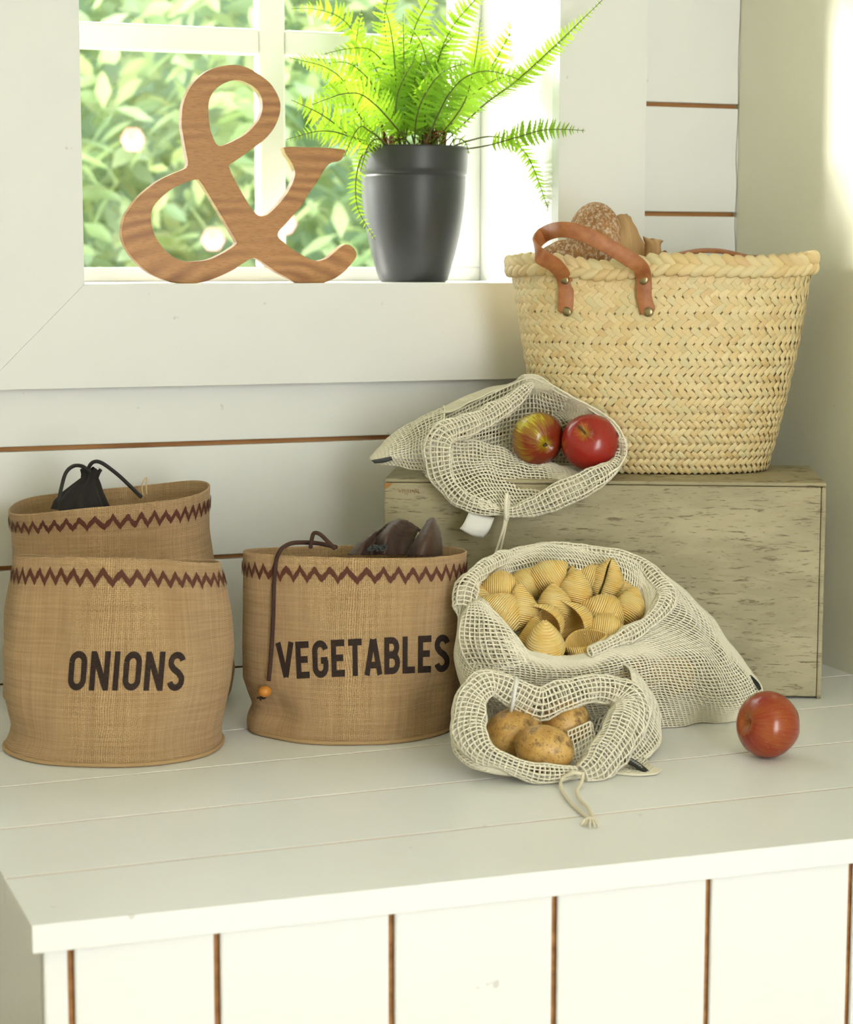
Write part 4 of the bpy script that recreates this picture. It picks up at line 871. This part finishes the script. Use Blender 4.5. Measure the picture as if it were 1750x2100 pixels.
# ---- pasta shells
def shell_mesh(name, L=.054, R=.0185, arc_=150, curl=.25, bend=.12, nu=30, nv=30):
    V = []; UV = []; F = []
    for i in range(nv+1):
        v = i/nv; rr = R*max(.05, math.sin(PI*v**.85)**.82)*(1+.06*math.sin(PI*v)); x = (v-.5)*L
        for j in range(nu+1):
            u = j/nu*2-1; a = math.radians(arc_)*u; k = 1-curl*max(0, abs(u)-.62)/.38*math.sin(PI*v); z0 = bend*L*math.sin(PI*v)
            flare = 1+.05*abs(u)**6
            V.append((x+.08*L*math.sin(PI*(v-.5))*abs(u)**2*0, rr*k*math.sin(a)*flare, rr*k*math.cos(a)*1.05+z0-.3*R)); UV.append((u, v))
    for i in range(nv):
        for j in range(nu): a = i*(nu+1)+j; F.append((a, a+1, a+nu+2, a+nu+1))
    me = bpy.data.meshes.new(name); me.from_pydata(V, [], F); l = me.uv_layers.new(name='UVMap'); idx = np.empty(len(me.loops), dtype=np.int32); me.loops.foreach_get('vertex_index', idx)
    l.data.foreach_set('uv', np.array(UV, dtype=np.float32)[idx].ravel()); me.polygons.foreach_set('use_smooth', [True]*len(F)); me.materials.append(pasta_m); return me
shells = [shell_mesh('pasta_shell_wide', arc_=122, curl=.06, R=.0205), shell_mesh('pasta_shell_mid', arc_=150, curl=.28), shell_mesh('pasta_shell_rolled', arc_=172, curl=.50, R=.0195)]
def pY(y): return 2.195-(y-1150)*.00073
# photo position, direction of the long axis in the picture (degrees, 0 = right, ccw), side shown (0 back .. 180 opening), variety, pitch
PS = [(1024, 1209, 178, 18, 0, 0, 'pasta shell lying flat by the turned-down net flap, ridged back showing'), (1124, 1183, 35, 25, 1, 10, 'big pasta shell leaning on the rear net wall with its tip raised'),
 (1180, 1212, 78, 10, 0, 10, 'upright pasta shell with a pointed tip in the middle of the heap'), (1246, 1190, 75, 158, 2, 15, 'rolled pasta shell showing its curled hollow near the rear net wall'),
 (1066, 1248, 80, 75, 1, 10, 'tall narrow pasta shell standing on edge with its slit showing'), (1137, 1240, 82, 50, 0, 5, 'pasta shell standing on edge behind the hollow curled one'),
 (1117, 1275, 125, 150, 0, 15, 'pasta shell with its curled hollow turned outward above the round-backed one'), (1236, 1256, 155, 10, 0, 5, 'pasta shell with its broad ridged back turned outward and tip to the side'),
 (1291, 1243, 60, 40, 1, 0, 'pasta shell wedged against the rolled net cuff opposite the flap'), (1176, 1272, 115, 140, 0, 10, 'pasta shell opened wide beside the broad-backed shell'),
 (1118, 1322, 90, 5, 0, 35, 'round-backed pasta shell at the front lip of the net bag'), (1204, 1322, 18, 132, 0, 5, 'gaping pasta shell lying hollow outward at the front lip'),
 (1240, 1293, 170, 20, 1, 0, 'pasta shell half covered by the gaping shell at the front lip'), (1028, 1252, 140, 60, 1, 0, 'pasta shell half tucked under the turned-down net flap'),
 (1078, 1188, 40, 60, 0, 0, 'pasta shell mostly hidden behind the big leaning shell'), (988, 1226, 100, 80, 1, 0, 'pasta shell just peeping out deep beside the net wall'), (1215, 1182, 160, 50, 1, 0, 'pasta shell partly hidden behind the rolled one'),
 (1163, 1190, 60, 120, 1, 0, 'pasta shell mostly hidden behind the upright pointed one'), (1088, 1296, 60, 100, 1, 0, 'pasta shell deep in the gap behind the round-backed one'), (1275, 1208, 100, 70, 1, 0, 'pasta shell deep below the rolled one beside the cuff')]
rf2 = random.Random(77)
for k in range(26):   # the rest of the filling, glimpsed through the net
    PS.append((rf2.uniform(990, 1400), rf2.uniform(1300, 1440), rf2.uniform(0, 180), rf2.uniform(0, 180), k % 3, 0, None))
for i, (x, y, ang, side, var, pit, lab) in enumerate(PS):
    if lab is None:
        q_ = (x-990)/410; p = np.array([.935+.225*q_, 2.175-.035*q_+rf2.uniform(-.03, .03), rf2.uniform(.03, .085-.03*q_)])
    under = 0 if i < 14 else .016
    if lab: p = PY(x, y, pY(y))+FW*under-UP*under*.6
    o = bpy.data.objects.new('pasta_shell', shells[var]); COL.objects.link(o)
    a = math.radians(ang); ax = RT*math.cos(a)+UP*math.sin(a)*.93+FW*math.sin(a)*.35; ax = ax/np.linalg.norm(ax); ax = ax*math.cos(math.radians(pit))-FW*math.sin(math.radians(pit)); ax /= np.linalg.norm(ax)
    tocam = -(np.array(FW)*.95)+UP*.32; tocam = tocam-ax*np.dot(tocam, ax); tocam /= np.linalg.norm(tocam); sd = np.cross(ax, tocam); b = math.radians(side); zz = tocam*math.cos(b)+sd*math.sin(b); yy = np.cross(zz, ax)
    o.matrix_world = Matrix(((ax[0], yy[0], zz[0], p[0]), (ax[1], yy[1], zz[1], p[1]), (ax[2], yy[2], zz[2], p[2]), (0, 0, 0, 1)))
    s_ = o.modifiers.new('thick', 'SOLIDIFY'); s_.thickness = .0015; s_.offset = 0
    o.scale = [1.0+.06*math.sin(i*2.1)]*3
    tag(o, lab or 'pasta shell buried in the heap, seen only through the net', 'pasta', 'pasta shells in the net bag' if lab else 'pasta shells seen through the net')

# ---- bag of potatoes
nbT = thing('net_bag', 'small cream cotton net bag lying open with potatoes', 'net bag', (.93, 2.0, 0), 'cotton net bags')
tbase = [(.835, 2.02, .002), (.845, 2.055, .002), (.87, 2.085, .002), (.905, 2.10, .002), (.945, 2.10, .002), (.985, 2.085, .002), (1.012, 2.05, .002), (1.022, 2.005, .002), (1.018, 1.97, .002), (.998, 1.94, .002), (.95, 1.922, .002), (.90, 1.92, .002), (.858, 1.94, .002), (.838, 1.975, .002)]
tbody = [(928, 1470, 2.0), (933, 1425, 2.03), (972, 1385, 2.06), (1040, 1372, 2.085), (1110, 1360, 2.095), (1200, 1362, 2.09), (1298, 1385, 2.06), (1350, 1455, 2.02), (1352, 1515, 1.98), (1318, 1555, 1.945), (1230, 1597, 1.912), (1120, 1597, 1.907), (1000, 1580, 1.93), (936, 1540, 1.965)]
trim_ = [(975, 1490, 1.965), (980, 1440, 1.985), (1000, 1400, 2.02), (1050, 1368, 2.055), (1110, 1350, 2.07), (1200, 1351, 2.065), (1278, 1362, 2.04), (1300, 1405, 1.995), (1290, 1460, 1.96), (1245, 1545, 1.93), (1195, 1580, 1.908), (1110, 1588, 1.904), (1040, 1570, 1.915), (990, 1550, 1.94)]
net_loft('net_body', [tbase, tbody, trim_], nbT, seed=21, amp=.0022, fr=60, zmin=.0015)
net_cuff('rolled_cuff', [(1180, 1585, 1.902), (1110, 1588, 1.902), (1040, 1568, 1.912), (985, 1540, 1.935), (960, 1490, 1.96), (968, 1432, 1.98), (1005, 1400, 1.99), (1055, 1420, 1.985), (1105, 1445, 1.975), (1150, 1432, 1.975), (1205, 1412, 1.98), (1265, 1415, 1.98), (1292, 1455, 1.965), (1270, 1515, 1.935), (1225, 1575, 1.905), (1195, 1592, 1.897)], [.004, .008, .009, .012, .016, .017, .014, .015, .016, .0155, .015, .018, .021, .023, .018, .010], nbT, seed=25, amp=.003, flat=.8, zmin=.002)
net_loft('folded_corner', [[(1215, 1480, 1.965), (1190, 1490, 1.96), (1165, 1500, 1.958)], [(1220, 1520, 1.945), (1195, 1535, 1.942), (1172, 1545, 1.945)], [(1215, 1560, 1.93), (1200, 1565, 1.928), (1180, 1568, 1.93)]], nbT, False, 31, .0015, 80)
net_loft('bottom_corner', [[(1225, 1590, 1.925), (1245, 1560, 1.945), (1290, 1545, 1.955)], [(1270, 1596, 1.905), (1290, 1575, 1.925), (1320, 1553, 1.945)], [(1310, 1598, 1.892), (1322, 1588, 1.903), (1335, 1578, 1.92)], [(1345, 1593, 1.890), (1352, 1589, 1.896), (1355, 1583, 1.905)]], nbT, False, 33, .001, 80, zmin=.002)
tg = sheet('size_tag', [[PY(1283, 1549, 1.925), PY(1281, 1563, 1.915)], [PY(1305, 1560, 1.918), PY(1302, 1573, 1.908)], [PY(1325, 1575, 1.905), PY(1320, 1583, 1.898)], [PY(1337, 1588, 1.895), PY(1334, 1591, 1.892)]], blacktag, nbT, .0007, amp=0, label='black woven tag')
for r_i, (dy) in enumerate((4.0, 7.6)):
    for k in range(6):
        x = 1290+k*4.6+r_i*2; y = 1549.5+dy+k*2.6+(k*k)*.06; w = 3.2
        obj('tag_print', [PY(x, y, 1.9085-k*.0022), PY(x+w, y+1.7, 1.907-k*.0022), PY(x+w-.4, y+3.3, 1.905-k*.0022), PY(x-.4, y+1.7, 1.907-k*.0022)], [(0, 1, 2, 3)], tagprint, tg, False)
# cinch tie and cords
ring_c = PY(1057, 1424, 1.983); tube('cinch_tie', [ring_c+UP*.0185*math.cos(a)+FW*.0155*math.sin(a)+RT*(-.002+.003*math.cos(a)) for a in np.linspace(0, 2*PI, 15)], .0020, whitetag, nbT, 60, 8, label='white cinch tie')
ca = PY(1196, 1588, 1.885)
tube('drawcord', [ca, PY(1175, 1585, 1.882), tuple(PZ(1153, 1598, .006)), tuple(PZ(1152, 1618, .003)), tuple(PZ(1170, 1645, .003)), tuple(PZ(1195, 1668, .003)), tuple(PZ(1214, 1680, .004))], .0019, cotton, nbT, 90)
tube('drawcord', [ca+UP*.002, PY(1194, 1602, 1.875), tuple(PZ(1184, 1622, .003)), tuple(PZ(1190, 1640, .004)), tuple(PZ(1207, 1658, .005)), tuple(PZ(1217, 1678, .005))], .0019, cotton, nbT, 90)
kc = PZ(1212, 1684, .005)
for k in range(22):
    a = fz.uniform(0, 6.28); q = fz.uniform(.006, .012); d = np.array([math.cos(a)*q, math.sin(a)*q-.003, 0]); tube('tassel_strand', [kc, kc+d*.5+UP*.003, kc+d-UP*.0035], .0008, cotton, nbT, 8, 5)
# ---- potatoes
tl_ = [(1055, 1503, 1.985, (.0335, .028, .0265), (0.1, -.12, .3), 4, 'speckled potato lying on its side against the left fold of the net bag'), (1117, 1537, 1.935, (.0325, .027, .0255), (.2, .18, -.2), 9, 'speckled potato with a dimple at the lip of the net bag'), (1160, 1484, 1.99, (.028, .026, .0255), (0, -.3, .5), 14, 'potato half hidden under the net fold behind the other two')]
for x, y, Y, ax_, ro, sd, lab in tl_:
    o = blob('potato', PY(x, y, Y), ax_, (Euler(ro).to_matrix()) @ Matrix.Rotation(-YAW, 3, 'Z'), potato_m, fn=(lambda f: (lambda v: f(v)-(.09*math.exp(-((v[0]-.2)**2+(v[2]+.1)**2)/.03) if v[1] < 0 else 0)))(lump(sd, .035, 1.8))); tag(o, lab, 'potato', 'potatoes in the net bag')

# ================================================================== APPLES
def apple(c, r, axis, mat, label, roll=0, stem=True, sq=.93, rest=None):
    """axis: direction of the stem end"""
    q = Vector([float(v) for v in axis]).normalized().to_track_quat('Z', 'Y').to_matrix() @ Matrix.Rotation(roll, 3, 'Z')
    root = thing('apple', label, 'apple', c); V = []; n, m = 56, 44; lp = lump(int(r*1e5) % 97, .014, 1.7)
    for i in range(m+1):
        ph = PI*i/m; s_, z = math.sin(ph), math.cos(ph)
        rad = s_*(1+.06*z)*(1-.02*z*z); h_ = z*sq
        h_ -= .40*math.exp(-(s_/.26)**2)*(1 if z > 0 else -.62)*.62
        for j in range(n):
            t_ = 2*PI*j/n; k = lp(np.array([s_*math.cos(t_), s_*math.sin(t_), z]))*(1+.016*math.cos(5*t_)*(-z if z < 0 else .35*z)); V.append((rad*math.cos(t_)*r*k, rad*math.sin(t_)*r*k, h_*r*k))
    me = bpy.data.meshes.new('skin'); me.from_pydata(V, [], grid_faces(n, m+1)); me.polygons.foreach_set('use_smooth', [True]*len(me.polygons)); me.materials.append(mat)
    if rest is not None: c = np.array([c[0], c[1], rest-min((q @ Vector(v)).z for v in V)]); root.location.z = c[2]
    o = link('skin', me, root); o.rotation_euler = q.to_euler()
    top = sq*r*.62-.0
    def part(name, pts, rad_, mt, rf=None):
        w = [np.array(c)+np.array(q @ Vector(p)) for p in pts]; return tube(name, w, rad_, mt, root, 14, 7, rfun=rf)
    if stem: part('stem', [(0, 0, r*.50), (.001, 0, r*.72), (.004, .001, r*.92), (.009, .003, r*1.02)], .0013, stemm, lambda f: 1+.5*f**3)
    for k in range(5): a = k*1.2566; part('calyx', [(.0012*math.cos(a), .0012*math.sin(a), -r*.62), (.004*math.cos(a), .004*math.sin(a), -r*.74), (.0045*math.cos(a+.4), .0045*math.sin(a+.4), -r*.82)], .0010, stemm)
    return root
ar = .0372; ac = PZ(1580, 1561, 0); ac = ac+FW*.018; ac[2] = ar*.965
apple(ac, ar, -RT*.90-FW*.40+UP*.18, apple_mix, 'red and orange apple lying alone on the bench', 1.0, False, rest=.0003)
a2 = PY(1210, 908, 2.318); apple(a2, .0365, -RT*.28-FW*.83+UP*.52, apple_red, 'bright red apple at the edge of the net bag', 2.2)
a1 = PY(1102, 899, 2.365); apple(a1, .0345, RT*.42-FW*.86-UP*.22, apple_green, 'russet apple with a yellow-green patch in the net bag', 2.6)

# ---- bag of apples on the chest
nbA = thing('net_bag', 'cream cotton net bag of apples draped over the chest edge', 'net bag', (*PY(1000, 960, 2.40)[:2], BH), 'cotton net bags')
zt = BH+.003
aend = [(760, 940, 2.44), (770, 928, 2.46), (800, 908, 2.49), (850, 890, 2.52), (910, 876, 2.54), (970, 866, 2.56), (1020, 868, 2.57), (1030, 885, 2.565), (1010, 925, 2.55), (960, 940, 2.53), (905, 948, 2.505), (850, 953, 2.475), (805, 955, 2.45), (775, 951, 2.425)]
abody = [(815, 915, 2.41), (822, 880, 2.43), (870, 850, 2.455), (940, 822, 2.47), (1000, 802, 2.475), (1060, 806, 2.445), (1125, 838, 2.405), (1165, 880, 2.375), tuple(PZ(1150, 948, zt)), tuple(PZ(1085, 958, zt)), tuple(PZ(1010, 964, zt)), tuple(PZ(940, 967, zt)), tuple(PZ(880, 967, zt)), (840, 955, 2.395)]
arim = [(874, 905, 2.36), (885, 868, 2.385), (950, 828, 2.43), (1035, 790, 2.435), (1095, 769, 2.405), (1150, 802, 2.355), (1232, 846, 2.315), (1278, 893, 2.29), (1278, 944, 2.275), (1215, 1000, 2.262), (1130, 1044, 2.283), (1042, 1052, 2.306), (955, 1035, 2.33), (903, 985, 2.352)]
net_loft('net_body', [aend, abody, arim], nbA, seed=41, amp=.003, fr=50, minv=.0042)
net_loft('net_side', [[(760, 939, 2.44), (790, 905, 2.455), (822, 879, 2.45), (870, 849, 2.455), (912, 834, 2.44)], [(761, 941, 2.435), (800, 915, 2.43), (840, 895, 2.42), (880, 872, 2.40), (912, 862, 2.39)], [(763, 943, 2.43), (805, 930, 2.41), (845, 920, 2.395), (880, 910, 2.37), (905, 905, 2.358)], [(768, 946, 2.425), (810, 942, 2.405), (850, 942, 2.385), (885, 945, 2.36), (905, 948, 2.348)], [(776, 951, 2.425), (815, 956, 2.41), (850, 961, 2.395), (885, 968, 2.37), (908, 988, 2.35)]], nbA, False, 52, .002, 60)
net_cuff('rolled_cuff', [(1098, 782, 2.405), (1062, 812, 2.40), (1010, 848, 2.385), (955, 872, 2.365), (908, 895, 2.352), (900, 940, 2.345), (915, 990, 2.338), (955, 1030, 2.318), (1040, 1050, 2.30), (1095, 1040, 2.285), (1160, 1010, 2.272), (1215, 985, 2.268), (1262, 955, 2.285), (1277, 905, 2.315)], [.003, .009, .013, .015, .017, .017, .014, .011, .007, .014, .0155, .012, .007, .004], nbA, seed=44, amp=.003)
net_loft('inner_lining', [[(905, 860, 2.42), (960, 832, 2.438), (1035, 796, 2.432), (1093, 776, 2.402), (1150, 806, 2.36), (1228, 849, 2.318), (1272, 893, 2.292)], [(915, 895, 2.405), (970, 875, 2.425), (1040, 850, 2.428), (1095, 840, 2.415), (1150, 852, 2.385), (1225, 868, 2.345), (1266, 905, 2.305)], [(920, 935, 2.385), (975, 920, 2.405), (1045, 905, 2.415), (1100, 905, 2.412), (1155, 905, 2.392), (1215, 910, 2.36), (1262, 930, 2.315)], [(925, 960, 2.36), (980, 950, 2.375), (1050, 945, 2.39), (1100, 950, 2.385), (1155, 950, 2.372), (1210, 955, 2.345), (1258, 955, 2.305)]], nbA, False, 58, .0025, 60)
net_loft('inner_fold', [[(905, 900, 2.375), (980, 905, 2.385), (1050, 925, 2.385), (1120, 945, 2.36), (1200, 962, 2.33)], [(905, 945, 2.352), (975, 945, 2.36), (1045, 950, 2.362), (1130, 965, 2.338), (1215, 975, 2.305)], [(925, 990, 2.335), (985, 970, 2.342), (1045, 975, 2.338), (1130, 985, 2.318), (1215, 985, 2.288)], [(955, 1025, 2.318), (1005, 1005, 2.318), (1055, 1005, 2.318), (1130, 1005, 2.302), (1205, 992, 2.278)], [(990, 1045, 2.302), (1030, 1040, 2.302), (1070, 1035, 2.298), (1130, 1025, 2.288), (1190, 1000, 2.274)]], nbA, False, 47, .0035, 62)
sheet('size_tag', [[PY(762, 944, 2.425), PY(768, 950, 2.415)], [PY(785, 940, 2.415), PY(788, 948, 2.405)], [PY(803, 936, 2.41), PY(805, 943, 2.40)]], blacktag, nbA, .0007, amp=0, label='black woven tag')
sheet('care_label', [[PY(962, 1050, 2.315), PY(990, 1056, 2.312), PY(1014, 1062, 2.308)], [PY(952, 1072, 2.310), PY(982, 1082, 2.302), PY(1005, 1085, 2.302)], [PY(943, 1084, 2.312), PY(968, 1098, 2.304), PY(992, 1103, 2.306)]], whitetag, nbA, .0005, amp=0, label='plain white satin care label')
tc_ = PY(1040, 1040, 2.292); tube('cinch_tie', [tc_+UP*.016*math.cos(a)+FW*.010*math.sin(a)+RT*.002*math.sin(a) for a in np.linspace(0, 2*PI, 15)], .0024, net, nbA, 60, 8)
for dx in (0, 6): tube('drawcord', pcurve([(1036+dx, 1058, 2.288), (1034+dx*.6, 1078, 2.29), (1026+dx, 1105, 2.292), (1016+dx*1.4, 1138, 2.296), (1014+dx, 1160, 2.296)]), .0015, cotton, nbA, 50)
# rubbed rusty scuff near the corner of the chest
rq = random.Random(8)
for k in range(13):
    s0 = .018+k*.0021+rq.uniform(-.0008, .0008); z0 = BH-.0135+rq.uniform(-.0015, .001); w_ = rq.uniform(.0004, .0009); h_ = rq.uniform(.0025, .006)
    obj('scuff', [bpt(s0, -.0004, z0), bpt(s0+w_, -.0004, z0), bpt(s0+w_+.0012, -.0004, z0-h_), bpt(s0+.0010, -.0004, z0-h_)], [(0, 1, 2, 3)], boxstain, wb, False)
